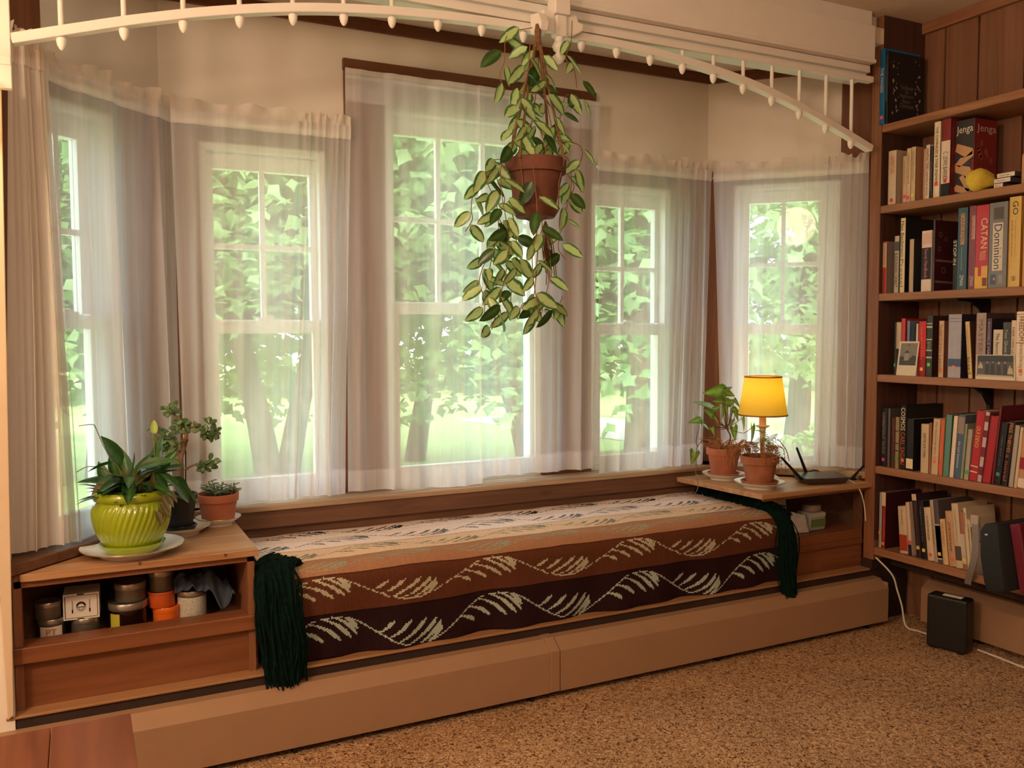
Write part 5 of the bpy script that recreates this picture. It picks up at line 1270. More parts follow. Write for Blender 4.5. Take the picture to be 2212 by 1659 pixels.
ORD = ['top shelf', 'second shelf', 'third shelf', 'fourth shelf', 'fifth shelf', 'bottom shelf']
prevR = {}
def rot_lean(lean, piv):
    return Matrix.Translation(piv) @ Matrix.Rotation(lean, 4, 'X') @ Matrix.Translation(-V3(piv))
def book(row, L, R, top, spine, label, cover=None, text=None, tcol=(30, 26, 24), inset=0.02, depth=None, lean=0.0, sticker=None, span=(0.06, 0.9), tw=0.62, bands=(), text2=None, t2col=None, soft=False, name='book', cat='book', chain=True, rough=0.5):
    """lean in degrees, positive = top towards the photographer (right in the photo)"""
    xs = XF+inset; z = SHZ[row]; py = PY[row]
    yL = atx(L, py, xs).y; yR = atx(R, py, xs).y
    if chain:
        yL = min(yL, prevR.get(row, 9)-0.0004); yR = min(yR, yL-0.004); prevR[row] = yR
    th = yL-yR
    h = atx((L+R)/2, top, xs).z-z
    lim = (SHZ[row-1]-0.034-z) if row else 0.4
    h = min(h/max(0.9, math.cos(math.radians(lean))), lim)
    if depth is None: depth = max(0.10, min(0.20, h*0.70))
    depth = min(depth, 3.132-xs)
    cover = cover or spine
    piv = V3((xs, yR if lean > 0 else yL, z)); Ml = rot_lean(math.radians(lean), piv)
    if lean > 0: Ml = rot_lean(math.radians(lean), piv)
    e = thing(name, label, cat, (xs, (yL+yR)/2, z), 'books on the '+ORD[row])
    tf = lambda p: Ml @ V3(p)
    bt = 0.0015 if th > 0.008 else 0.0008
    mb = MB(); mb.cur = 1
    mb.box(xs, xs+depth, yL-bt, yL, z, z+h); mb.box(xs, xs+depth, yR, yR+bt, z, z+h)
    mb.cur = 0
    n = 5; V = []                                     # spine, slightly rounded
    for j in range(n+1):
        a = PI*j/n; V.append((xs+0.0015-0.0025*math.sin(a), yL-th*j/n))
    V += [(xs+0.0035, yR), (xs+0.0035, yL)]
    mb.prism(V, z, z+h)
    mb.v = [tuple(tf(p)) for p in mb.v]
    mb.build('cover', [cm(spine, rough), cm(cover, rough)], e, smooth=False)
    pg = MB().box(xs+0.003, xs+depth-0.003, yR+bt, yL-bt, z+0.002, z+h-0.003); pg.v = [tuple(tf(p)) for p in pg.v]
    pg.build('pages', MAT['paper'], e)
    xo = xs-0.0013
    def patch(nm, col, z0, z1, wf=1.0, off=0.0004):
        m = MB(); yc = (yL+yR)/2; w = th*wf/2
        m.add([tf((xo-off, yc+w, z0)), tf((xo-off, yc+w, z1)), tf((xo-off, yc-w, z1)), tf((xo-off, yc-w, z0))], [(3, 2, 1, 0)])
        m.build(nm, cm(col, rough), e)
    for (b0, b1, col) in bands: patch('spine_band', col, z+h*b0, z+h*b1, 0.96)
    if sticker: patch('sticker', sticker[0], z+h*sticker[1], z+h*sticker[1]+0.013, min(1, 0.013/th), 0.0012)
    ux = Ml.to_3x3() @ V3((0, 0, -1)); uy = Ml.to_3x3() @ V3((0, -1, 0))
    for (tx, col, sp_, off) in ((text, tcol, span, 0.0016), (text2, t2col, None, 0.0016)):
        if not tx: continue
        s0, s1 = sp_ if sp_ else (span[1]+0.03, 0.92)
        hh = th*tw
        text_bm(tx, h*(s1-s0), hh, 'spine_lettering', cm(col, 0.6), e, tf((xo, (yL+yR)/2+hh/2, z+h*(1-s0))), ux, uy, off)
    return e, (xs, yL, yR, z, h, depth, Ml)
PINK = (232, 84, 110); YEL = (226, 206, 90); GRN = (84, 170, 88); ORA = (240, 130, 70)

# --- top shelf
book(0, 1899, 1910, 107, (22, 96, 140), 'tall blue book with pale lettering at left end of top shelf', text='THE MASSES', tcol=(200, 200, 190), span=(0.25, 0.58), inset=-0.008, sticker=(PINK, 0.07), tw=0.5)
e, g = book(0, 1910.5, 1917, 112, (26, 24, 26), 'black picture book standing beside the tall blue book', inset=-0.004, depth=0.205, cover=(24, 22, 24), bands=((0.3, 0.95, (60, 58, 58)),))
xs, yL, yR, z, h, dp, Ml = g
rng = random.Random(6)
for i, (s, y0, w, hh) in enumerate([('Tim Burton', 0.50, 0.072, 0.017), ('The', 0.445, 0.02, 0.012), ('Nightmare', 0.375, 0.078, 0.018), ('Before', 0.315, 0.045, 0.014), ('Christmas', 0.245, 0.078, 0.018)]):
    text_bm(s, w, hh, 'cover_lettering', cm((120, 108, 104)), e, (xs+0.105-w/2, yR-0.0003, z+h*y0), (1,0,0), (0,0,1), 0.0006)
mb = MB()                                            # plain scattered pale flecks in the corners
for k in range(44):
    fx = rng.choice((rng.uniform(0.02, 0.06), rng.uniform(0.15, 0.185))); fz = rng.uniform(0.05, 0.93)
    r = rng.uniform(0.0015, 0.006); c = V3((xs+fx, yR-0.0012, z+h*fz)); nn = rng.randint(4, 7)
    V = [c+V3((math.cos(2*PI*i/nn+fx*90)*r*rng.uniform(0.6, 1.2), 0, math.sin(2*PI*i/nn+fx*90)*r*rng.uniform(0.7, 1.8))) for i in range(nn)]
    mb.add(V, [tuple(range(nn))])
mb.build('cover_flecks', cm((170, 158, 146)), e)

# --- second shelf
R2 = 1
book(R2, 1917.5, 1934.5, 326, (206, 186, 158), 'thick cream paperback with faded red title, first on second shelf', cover=(188, 164, 136), text='AMERICAN', tcol=(196, 120, 100), span=(0.1, 0.42), sticker=((214, 60, 60), 0.06), depth=0.13)
book(R2, 1949, 1956.5, 338, (200, 172, 136), 'short thin tan paperback with a pink sticker', text='essays and stories', tcol=(140, 110, 90), span=(0.1, 0.6), sticker=(PINK, 0.10))
book(R2, 1957, 1965.5, 321, (206, 184, 150), 'slim cream paperback with a bright pink sticker', text='selected writings of', tcol=(150, 120, 96), span=(0.08, 0.66), sticker=((238, 70, 130), 0.06))
book(R2, 1966, 1976, 318, (204, 180, 146), 'cream paperback with yellow sticker and tan cover', cover=(176, 132, 98), text='letters and journals', tcol=(150, 124, 96), span=(0.08, 0.6), sticker=(YEL, 0.09), depth=0.135)
book(R2, 1993, 1997.8, 323, (194, 140, 112), 'thin dusty pink paperback beside the white FIGHTING TIMES book')
book(R2, 1998, 2006, 313.5, (222, 206, 186), 'white paperback with bold black title FIGHTING TIMES', text='FIGHTING TIMES', tcol=(28, 24, 24), span=(0.07, 0.45), text2='organizing on the line', t2col=(40, 36, 34), tw=0.66)
book(R2, 2007, 2013, 316, (52, 44, 50), 'thin dark paperback between two white spines', text='the unfinished revolution', tcol=(150, 130, 120), span=(0.3, 0.85), tw=0.5)
book(R2, 2015, 2028, 264, (232, 214, 184), 'tall white hardback with small black capitals and red sticker', text='THE COMRADES & THEIR ENEMIES', tcol=(40, 32, 28), span=(0.07, 0.80), tw=0.42, sticker=((226, 70, 80), 0.16))
e, g = book(R2, 2031, 2050.5, 258, (128, 40, 40), 'fat maroon hardback with a white middle panel beside the game box', cover=(110, 30, 34), bands=((0.0, 0.17, (24, 22, 24)), (0.17, 0.72, (224, 204, 184))), text='C. LEWIS BARNES', tcol=(60, 50, 46), span=(0.42, 0.78), tw=0.5, sticker=((232, 50, 70), 0.18), depth=0.17)
# stacking block game box
xs = 2.945; yA, yB = atx(2063, 330, xs).y, atx(2104, 330, xs).y; xE = at(2153, 340, yB).x; z = SHZ[1]; h = min(atx(2104, 254, xs).z-z, 0.283)
e = thing('game_box', 'tall red and black block-stacking game box on second shelf', 'game box', (xs, (yA+yB)/2, z), 'games on the shelves')
mb = MB().box(xs, xE, yB, yA, z, z+h); mb.mi = [0, 0, 1, 0, 0, 0]
# faces: bottom, top, -y, +x, +y, -x
mb.build('carton', [cm((58, 54, 54), 0.35), cm((126, 38, 36), 0.35)], e, bevel=0.001)
wA, wE = yA-yB, xE-xs
mb = MB().box(xs-0.0006, xs, yB, yB+wA*0.12, z, z+h*0.45); mb.build('red_edge', cm((126, 38, 36), 0.35), e)
mb = MB()
def blk(pts): mb.add([V3((xs-0.0009, yA-wA*a, z+h*b)) for a, b in pts], [tuple(range(len(pts)))])
for pts in ([(0.02, 0.60), (0.12, 0.70), (0.95, 0.60), (0.92, 0.52), (0.55, 0.50)], [(0.55, 0.50), (0.98, 0.58), (0.98, 0.50), (0.28, 0.38), (0.02, 0.42), (0.30, 0.50)], [(0.02, 0.42), (0.80, 0.36), (0.93, 0.28), (0.80, 0.22), (0.04, 0.32)], [(0.26, 0.24), (0.45, 0.27), (0.92, 0.08), (0.80, 0.02), (0.62, 0.06)], [(0.0, 0.11), (0.12, 0.15), (0.85, 0.06), (0.66, -0.0), (0.05, 0.06)]): blk([(a, max(0.002, b)) for a, b in pts])
mb.build('block_picture', cm((196, 152, 112), 0.5), e)
text_bm('Jenga', wA*0.86, h*0.125, 'game_lettering', cm((232, 220, 206), 0.5), e, (xs, yA-wA*0.07, z+h*0.80), (0, -1, 0), (0, 0, 1), 0.0012)
text_bm('Jenga', wE*0.84, h*0.125, 'game_lettering', cm((206, 190, 176), 0.5), e, (xs+wE*0.09, yB, z+h*0.80), (1, 0, 0), (0, 0, 1), 0.0012)
mb = MB(); rng = random.Random(3)
for k in range(9):
    a, b, r = rng.uniform(0.15, 0.85), rng.uniform(0.25, 0.68), rng.uniform(0.006, 0.014); nn = 5
    mb.add([V3((xs+wE*a+math.cos(2*PI*i/nn+k)*r, yB-0.0008, z+h*b+math.sin(2*PI*i/nn+k)*r*1.2)) for i in range(nn)], [tuple(range(nn))])
mb.build('block_picture', cm((150, 78, 62), 0.5), e)
# yellow bundle and tape cases
q = at(2122, 392, yB-0.055)
e = thing('soft_toy', 'soft yellow bundle with a dark round end in front of the red game box', 'toy', (q.x, q.y, SHZ[1]))
mb = MB(); c0 = V3((q.x-0.035, q.y+0.01, SHZ[1]+0.040)); axd = V3((0.92, -0.30, -0.10)).normalized()
Rm = axd.to_track_quat('Z', 'Y').to_matrix()
mb.lathe([(0.001, -0.022), (0.020, -0.017), (0.036, -0.002), (0.039, 0.012), (0.034, 0.035), (0.027, 0.058), (0.024, 0.072), (0.016, 0.078), (0.001, 0.079)], c0, 28, mat=Rm, fn=lambda r, z, a, j: r*(1+0.09*math.sin(3*a+z*40)+0.05*math.sin(7*a)))
mb.build('body', plain('yellow_plush', srgb(214, 190, 70), 0.95, noise_amt=0.1, nscale=90, bump=0.5), e, smooth=True)
mb = MB(); c1 = c0+axd*0.080; mb.lathe([(0.001, -0.004), (0.018, -0.003), (0.021, 0.003), (0.018, 0.008), (0.001, 0.010)], c1, 24, mat=Rm); mb.build('dark_cap', cm((40, 26, 24), 0.5), e, smooth=True)
for k, (l, r, t, b, lab) in enumerate([(2147, 2167, 395, 404, 'bottom tape case of the small stack on second shelf'), (2147, 2183, 383, 393.5, 'middle tape case of the small stack on second shelf'), (2153, 2192, 370.5, 381.5, 'top tape case of the small stack on second shelf')]):
    yy = 1.985; x0, x1 = 2.925+0.004*k, 2.925+0.11
    yl, yr = atx(l, 390, x0).y, atx(r, 390, x0).y; z0 = SHZ[1]+0.0005+k*0.0178
    e = thing('tape_case', lab, 'tape case', (x0, (yl+yr)/2, z0), 'tape cases on the second shelf')
    B(x0, x1, yr, yl, z0, z0+0.0172).build('case', plain('smoky_plastic', srgb(84, 74, 76), 0.15), e, bevel=0.001)
    B(x0-0.0006, x0, yr+0.001, yl-0.001, z0+0.0015, z0+0.0158).build('card', cm((226, 216, 204)), e)
    text_bm('mixed tape' if k else '|||| ||', (yl-yr)*0.5, 0.006, 'lettering', cm((50, 44, 44)), e, (x0-0.0006, yl-(yl-yr)*0.2, z0+0.005), (0, -1, 0), (0, 0, 1), 0.0005)
book(R2, 2205, 2216, 333, (190, 152, 112), 'tan book at the right edge of second shelf, cut by the frame', chain=False, inset=0.03)

# --- third shelf
R3 = 2
book(R3, 1906, 1914, 522, (186, 52, 46), 'thin red book with a long cream title strip, first on third shelf', cover=(150, 130, 120), bands=((0.5, 0.97, (206, 170, 140)),), text='a short history', tcol=(150, 70, 50), span=(0.06, 0.45), tw=0.4, depth=0.15)
book(R3, 1930, 1940.5, 510, (186, 172, 152), 'grey-white book with black capitals beside the Max Beckmann book', cover=(120, 108, 98), text='BURGUNDIAN CANNOT', tcol=(36, 32, 32), span=(0.3, 0.9), tw=0.6, bands=((0.74, 0.9, (80, 76, 72)),))
book(R3, 1942, 1953.5, 471.6, (226, 206, 164), 'tall cream book titled Max Beckmann with a black cover', cover=(26, 26, 28), text='Max Beckmann', tcol=(30, 28, 26), span=(0.04, 0.52), text2='Prestel', t2col=(120, 110, 90), tw=0.5, depth=0.19)
book(R3, 1962, 1972.5, 517, (186, 160, 128), 'plain beige book standing alone right of the Max Beckmann book', cover=(40, 38, 42), depth=0.12)
book(R3, 1989, 2010.5, 498.5, (222, 200, 182), 'white book with a large black title panel on the spine', cover=(224, 208, 186), bands=((0.2, 0.72, (34, 26, 32)), (0.78, 0.96, (214, 176, 160))), text='Secret Handbook', tcol=(206, 120, 130), span=(0.3, 0.78), tw=0.34, depth=0.16)
e, g = book(R3, 2013, 2017, 476, (70, 70, 74), 'very thin dark album with a maroon ringed cover', cover=(66, 26, 32), depth=0.205)
xs, yL, yR, z, h, dp, Ml = g
mb = MB()
for (a, b, r) in ((0.03, 0.80, 0.010), (0.06, 0.74, 0.008), (0.025, 0.60, 0.009), (0.05, 0.30, 0.012)):
    c = V3((xs+a, yR-0.0008, z+h*b)); V = []
    for i in range(16):
        t = 2*PI*i/16; V += [c+V3((math.cos(t)*r, 0, math.sin(t)*r)), c+V3((math.cos(t)*r*0.7, 0, math.sin(t)*r*0.7))]
    mb.add(V, [(2*i, (2*i+2) % 32, (2*i+3) % 32, 2*i+1) for i in range(16)])
for b in (0.42, 0.12): mb.add([V3((xs+0.004, yR-0.0008, z+h*b)), V3((xs+0.19, yR-0.0008, z+h*(b-0.02))), V3((xs+0.19, yR-0.0008, z+h*(b+0.01))), V3((xs+0.004, yR-0.0008, z+h*(b+0.03)))], [(0, 1, 2, 3)])
mb.build('cover_rings', cm((134, 104, 92)), e)
book(R3, 2057, 2065.5, 518, (36, 36, 38), 'black book with bold white capitals beside the teal game box', cover=(30, 32, 34), text='STOP IN', tcol=(214, 206, 194), span=(0.02, 0.5), tw=0.8, depth=0.16)
def game(L, R, top, bot, spine, side, label, inset=0.02, depth=0.20):
    xs = XF+inset; z = SHZ[2]; yL = min(atx(L, 560, xs).y, prevR.get(2, 9)-0.0005); yR = atx(R, 560, xs).y; prevR[2] = yR
    h = min(atx((L+R)/2, top, xs).z-z, 0.312)
    e = thing('game_box', label, 'game box', (xs, (yL+yR)/2, z), 'games on the shelves')
    mb = MB().box(xs, 3.13, yR, yL, z, z+h); mb.mi = [1, 1, 1, 1, 1, 0]
    mb.build('carton', [cm(spine, 0.3), cm(side, 0.3)], e, bevel=0.0012)
    def vt(s, t0, t1, c0, wf, col):
        w = (yL-yR); text_bm(s, h*(t1-t0), w*wf, 'game_lettering', cm(col, 0.4), e, (xs, yL-w*(c0), z+h*(1-t0)), (0, 0, -1), (0, -1, 0), 0.0010)
    def rect(a0, a1, b0, b1, col, nm='spine_panel', off=0.0005):
        w = yL-yR; m = MB(); m.add([V3((xs-off, yL-w*a0, z+h*b0)), V3((xs-off, yL-w*a0, z+h*b1)), V3((xs-off, yL-w*a1, z+h*b1)), V3((xs-off, yL-w*a1, z+h*b0))], [(3, 2, 1, 0)]); m.build(nm, cm(col, 0.4), e)
    return e, vt, rect
e, vt, rc_ = game(2066, 2088, 449, 625, (58, 84, 92), (44, 66, 76), 'teal game box lettered PANDEMIC on third shelf')
rc_(0.30, 0.72, 0.55, 0.93, (196, 148, 110)); vt('PANDEMIC', 0.08, 0.44, 0.34, 0.34, (58, 70, 76)); vt('~~~~~~', 0.48, 0.76, 0.42, 0.10, (150, 168, 168)); vt('ZMAN', 0.82, 0.95, 0.34, 0.36, (222, 216, 206))
e, vt, rc_ = game(2092, 2106, 445, 622, (128, 62, 66), (104, 46, 52), 'slim plum red game box between the teal and bright red ones')
rc_(0.42, 0.92, 0.60, 0.88, (196, 158, 140)); vt('Pandemic', 0.13, 0.39, 0.46, 0.4, (150, 70, 60)); vt('ZMAN', 0.84, 0.96, 0.3, 0.5, (214, 200, 190))
e, vt, rc_ = game(2106.5, 2134, 443, 621, (186, 46, 46), (150, 30, 34), 'bright red and yellow game box lettered CATAN')
rc_(0.0, 1.0, 0.0, 0.15, (226, 176, 66)); rc_(0.0, 0.25, 0.15, 0.26, (226, 176, 66)); rc_(0.5, 1.0, 0.15, 0.27, (220, 170, 90)); rc_(0.60, 0.95, 0.03, 0.13, (120, 66, 40), off=0.0012)
vt('CATAN', 0.16, 0.52, 0.42, 0.5, (240, 206, 170)); vt('TRADE', 0.55, 0.66, 0.38, 0.2, (236, 196, 160)); vt('BUILD', 0.55, 0.66, 0.62, 0.2, (236, 196, 160))
e, vt, rc_ = game(2135, 2174, 437, 617, (122, 118, 116), (96, 92, 92), 'wide grey game box lettered Dominion', inset=0.012)
rc_(0.22, 0.78, 0.20, 0.76, (214, 198, 172)); rc_(0.24, 0.8, 0.80, 0.94, (92, 82, 78)); rc_(0.14, 0.44, 0.04, 0.16, (72, 92, 120)); rc_(0.30, 0.40, 0.09, 0.12, (226, 130, 80), off=0.001); rc_(0.58, 0.80, 0.05, 0.15, (150, 146, 142))
vt('Dominion', 0.26, 0.78, 0.30, 0.42, (44, 62, 104))
e, vt, rc_ = game(2176, 2203, 422, 612, (214, 178, 92), (196, 152, 70), 'yellow game box with large black letters GO')
vt('GO', 0.05, 0.20, 0.30, 0.46, (44, 40, 34)); vt('BLACK WOOD PLAYS', 0.26, 0.66, 0.24, 0.10, (60, 50, 36)); vt('the ancient game of territory', 0.26, 0.68, 0.52, 0.09, (120, 96, 56)); vt('HHH', 0.88, 0.93, 0.30, 0.4, (40, 36, 30))
book(R3, 2207, 2216, 486, (206, 150, 100), 'orange-tan book at the right edge of third shelf, cut by the frame', inset=0.01)

# --- fourth shelf
R4 = 3
book(R4, 1931, 1934, 697, (40, 52, 44), 'very thin dark green book, first on fourth shelf', sticker=(GRN, 0.16))
book(R4, 1934.5, 1944.5, 696, (186, 166, 140), 'book with beige top and black lower spine behind the instant photo', bands=((0.0, 0.5, (28, 26, 28)),))
book(R4, 1945, 1953.5, 688, (196, 62, 60), 'coral red book between beige and blue ones', cover=(170, 40, 40))
book(R4, 1957.5, 1963, 693, (112, 128, 160), 'slim pale blue book on fourth shelf')
book(R4, 1964, 1975.5, 697, (30, 36, 48), 'navy book right of the slim pale blue one')
book(R4, 1977, 1981, 699, (214, 196, 176), 'thin white book left of the bright red one')
book(R4, 1983, 1998, 694.5, (204, 50, 48), 'bright red book with a small yellow sticker on fourth shelf', bands=((0.0, 0.36, (160, 34, 40)),), text='one more time', tcol=(230, 120, 100), span=(0.1, 0.7), tw=0.25, sticker=((216, 190, 120), 0.10))
book(R4, 1999.5, 2012.5, 682, (56, 62, 56), 'dark green book with rows of pale lettering and green sticker', cover=(64, 42, 32), bands=((0.80, 0.83, (180, 180, 160)), (0.86, 0.88, (170, 170, 150)), (0.60, 0.62, (180, 180, 160)), (0.42, 0.44, (180, 180, 160)), (0.30, 0.33, (176, 176, 158))), text='GREAT HOURS', tcol=(160, 164, 146), span=(0.42, 0.56), tw=0.6, sticker=((110, 210, 90), 0.17), depth=0.15)
book(R4, 2026, 2037.5, 693, (206, 176, 136), 'cream book with a brown-red spine title on fourth shelf', cover=(150, 96, 74), text='The Rebel Girl & Other', tcol=(150, 70, 50), span=(0.06, 0.58), text2='Lawson', t2col=(120, 90, 70), tw=0.6, sticker=(ORA, 0.10), depth=0.13)
book(R4, 2045.5, 2075, 679, (168, 160, 168), 'thick silvery blue hardback with an orange sticker', cover=(52, 46, 56), bands=((0.18, 0.30, (64, 74, 104)), (0.93, 0.94, (130, 120, 126)), (0.88, 0.89, (130, 120, 126))), sticker=(ORA, 0.14), depth=0.16, rough=0.3)
book(R4, 2091, 2101.5, 695, (212, 186, 130), 'yellowish slim book leaning left on fourth shelf', cover=(90, 52, 38), text='a people apart', tcol=(170, 140, 90), span=(0.06, 0.6), text2='bread', t2col=(60, 46, 36), sticker=(YEL, 0.10), lean=-5, tw=0.5)
book(R4, 2105.5, 2128, 676, (168, 146, 138), 'broad mauve grey hardback behind the group photograph', cover=(80, 62, 62), text='MASTERS', tcol=(130, 108, 104), span=(0.1, 0.66), tw=0.4, depth=0.16)
book(R4, 2129, 2140, 688, (84, 62, 92), 'purple book between mauve hardback and a white book', cover=(34, 32, 38), text='INVISIBLE MAN', tcol=(170, 156, 166), span=(0.06, 0.66), tw=0.5, depth=0.18)
book(R4, 2143.5, 2163.5, 712, (214, 196, 172), 'short white book with two lines of black title', text='The Second Serve', tcol=(30, 28, 28), span=(0.07, 0.75), tw=0.34)
book(R4, 2164, 2181, 696, (74, 78, 76), 'grey-green book with a script title on fourth shelf', text='Your Ghost Land', tcol=(196, 196, 180), span=(0.12, 0.7), tw=0.4)
book(R4, 2182, 2192, 692, (222, 202, 176), 'cream book titled THEIR OWN LAST', text='THEIR OWN LAST', tcol=(50, 44, 40), span=(0.1, 0.62), tw=0.5)
book(R4, 2192.5, 2217, 673, (232, 214, 188), 'tall cream book with large red-brown letters FREEDOM', text='FREEDOM', tcol=(120, 64, 52), span=(0.07, 0.42), bands=((0.545, 0.555, (120, 64, 52)), (0.955, 0.965, (160, 120, 100))), text2='the voices of the long march', t2col=(130, 110, 96), tw=0.46, sticker=(ORA, 0.12), inset=0.012)
# photographs leaning on the books
def photo(label, TL, TR, BR, BL, parts):
    e = thing('photograph', label, 'photograph', (XF+0.006, (TL[0]+0)/1000, SHZ[3]), 'photographs leaning on the fourth shelf')
    z = SHZ[3]; xb, xt = XF+0.004, XF+0.016
    b0, b1 = atx(BL[0], BL[1], xb), atx(BR[0], BR[1], xb); t0, t1 = atx(TL[0], TL[1], xt), atx(TR[0], TR[1], xt)
    b0.z = b1.z = z+0.0006
    P = lambda u, v, o=0.0: (b0*(1-u)+b1*u)*(1-v)+(t0*(1-u)+t1*u)*v+V3((-o, 0, 0))
    mb = MB(); mb.add([P(0, 0), P(1, 0), P(1, 1), P(0, 1), P(0, 0, -0.001), P(1, 0, -0.001), P(1, 1, -0.001), P(0, 1, -0.001)], [(0,1,2,3),(7,6,5,4),(0,4,5,1),(1,5,6,2),(2,6,7,3),(3,7,4,0)])
    mb.build('card', cm((214, 198, 166), 0.4), e)
    for nm, col, polys in parts:
        m = MB()
        for pl in polys: m.add([P(u, v, 0.0005 if nm == 'picture' else 0.0009) for u, v in pl], [tuple(range(len(pl)))])
        m.build(nm, cm(col, 0.35), e)
def ell(cx, cy, rx, ry, n=10): return [(cx+rx*math.cos(2*PI*i/n), cy+ry*math.sin(2*PI*i/n)) for i in range(n)]
photo('white-bordered instant photo of a house leaning at left of fourth shelf', (1944, 737.5), (1986.6, 737.5), (1977.6, 809), (1935.5, 808),
      [('picture', (128, 116, 98), [[(0.09, 0.30), (0.93, 0.30), (0.93, 0.95), (0.09, 0.95)]]), ('picture_detail', (62, 52, 42), [[(0.09, 0.305), (0.93, 0.305), (0.93, 0.56), (0.75, 0.60), (0.62, 0.50), (0.35, 0.50), (0.22, 0.58), (0.09, 0.54)], [(0.30, 0.66), (0.45, 0.75), (0.58, 0.66)], ell(0.5, 0.89, 0.03, 0.02)]), ('picture_house', (150, 138, 116), [[(0.32, 0.44), (0.56, 0.44), (0.56, 0.66), (0.32, 0.66)]])])
ppl = [(0.12, 0.55), (0.30, 0.62), (0.44, 0.64), (0.60, 0.58), (0.76, 0.62), (0.88, 0.42)]
photo('old photograph of a seated group leaning at right of fourth shelf', (2109.5, 766), (2192, 766.5), (2193, 815), (2107, 814),
      [('picture', (92, 82, 68), [[(0.03, 0.12), (0.97, 0.12), (0.97, 0.97), (0.03, 0.97)]]), ('picture_detail', (58, 50, 42), [[(0.03, 0.72), (0.97, 0.72), (0.97, 0.97), (0.03, 0.97)]]+[[(x-0.06, 0.2), (x+0.06, 0.2), (x+0.045, y), (x-0.045, y)] for x, y in ppl[1:5]]),
       ('picture_light', (186, 170, 138), [ell(x, y+0.10, 0.022, 0.06) for x, y in ppl]+[[(0.05, 0.45), (0.19, 0.45), (0.17, 0.62), (0.08, 0.60)], [(0.81, 0.25), (0.96, 0.25), (0.94, 0.48), (0.84, 0.48)], [(0.05, 0.12), (0.95, 0.12), (0.95, 0.18), (0.05, 0.2)]])])

# --- fifth shelf
R5 = 4
book(R5, 1902, 1914.5, 880, (30, 28, 30), 'black book with small white lettering and magenta sticker', text='CONVERSATIONS AT THE EDGE', tcol=(140, 136, 130), span=(0.08, 0.78), tw=0.5, sticker=((206, 70, 140), 0.09))
book(R5, 1916, 1921, 882, (96, 88, 84), 'thin grey book second on fifth shelf', cover=(86, 78, 74), depth=0.15)
book(R5, 1924.5, 1931, 902, (88, 44, 34), 'short brown book on fifth shelf')
book(R5, 1932.5, 1940, 901, (150, 130, 94), 'short olive tan book with dark rings and a green sticker', bands=((0.72, 0.74, (60, 50, 40)), (0.48, 0.5, (60, 50, 40)), (0.34, 0.36, (60, 50, 40))), sticker=(GRN, 0.16))
book(R5, 1944, 1955, 875, (26, 22, 22), 'tall black book titled COSMOS in white on fifth shelf', cover=(30, 28, 28), text='COSMOS', tcol=(232, 214, 184), span=(0.04, 0.39), text2='CARL SAGAN', t2col=(176, 92, 60), tw=0.82, sticker=(ORA, 0.12), depth=0.215)
book(R5, 1957, 1972, 904.5, (34, 28, 30), 'black book with a white rounded sticker low on the spine', cover=(26, 24, 26), bands=((0.04, 0.23, (226, 208, 168)),), depth=0.17)
book(R5, 1988, 2005, 916, (204, 180, 146), 'short cream book titled GERTRUDE STEIN', cover=(170, 140, 110), text='GERTRUDE STEIN', tcol=(40, 34, 30), span=(0.18, 0.68), tw=0.34)
book(R5, 2006, 2010.5, 913, (150, 96, 62), 'thin brown book right of the GERTRUDE STEIN book')
book(R5, 2011, 2025, 904.5, (206, 178, 142), 'cream book with a pink star sticker on fifth shelf', text='the autobiography of', tcol=(110, 90, 76), span=(0.06, 0.72), tw=0.34, sticker=((236, 110, 120), 0.20), lean=2)
book(R5, 2026.5, 2035, 905, (206, 106, 62), 'orange book between cream and teal ones', text='margins', tcol=(230, 160, 110), span=(0.45, 0.7), lean=2, tw=0.4, sticker=((236, 90, 90), 0.12))
book(R5, 2036, 2049.5, 895, (96, 140, 124), 'teal book with a pale blue-green spine', cover=(52, 84, 74), lean=2.5)
book(R5, 2051, 2059, 898, (228, 206, 180), 'white book leaning right beside the teal one', lean=3.5)
book(R5, 2060.5, 2074.5, 895, (76, 100, 128), 'blue book lettered the Last Innocence', cover=(90, 96, 110), bands=((0.70, 0.96, (150, 130, 120)),), text='the Last Innocence', tcol=(220, 214, 200), span=(0.42, 0.84), tw=0.36, lean=4)
book(R5, 2075, 2080, 915, (140, 150, 116), 'thin green patterned book beside the blue one', lean=4)
book(R5, 2082.5, 2091.5, 927, (170, 160, 144), 'short grey book with a green sticker', sticker=(GRN, 0.12), lean=4)
book(R5, 2093, 2110, 887, (178, 44, 46), 'red book with yellow capitals and white bands', cover=(150, 40, 44), text='OUI DEVO', tcol=(232, 190, 110), span=(0.22, 0.52), bands=((0.20, 0.215, (226, 200, 180)), (0.12, 0.135, (226, 200, 180))), lean=6, tw=0.5, depth=0.15)
book(R5, 2110.5, 2120.5, 889, (196, 170, 164), 'book with swirling maroon and white pattern', cover=(120, 60, 66), bands=((0.1, 0.22, (120, 40, 50)), (0.36, 0.5, (120, 40, 50)), (0.64, 0.74, (120, 40, 50)), (0.86, 0.95, (120, 40, 50))), lean=6)
book(R5, 2122, 2139.5, 899, (168, 36, 42), 'plain deep red hardback leaning right', cover=(130, 26, 32), lean=6.5, depth=0.16)
book(R5, 2142, 2146.5, 876, (120, 30, 42), 'tall thin burgundy book with a torn jacket', cover=(96, 26, 38), lean=5, depth=0.2)
book(R5, 2147.5, 2161, 912, (34, 32, 36), 'black paperback with faint lettering on fifth shelf', text='night and day', tcol=(110, 110, 112), span=(0.2, 0.7), tw=0.3, sticker=((80, 150, 120), 0.14), lean=6)
book(R5, 2164, 2176, 909, (36, 30, 30), 'black book with orange title FREE THIEVES', cover=(44, 36, 36), text='FREE THIEVES', tcol=(206, 130, 76), span=(0.03, 0.48), text2='a novel', t2col=(180, 90, 60), tw=0.6, lean=6)
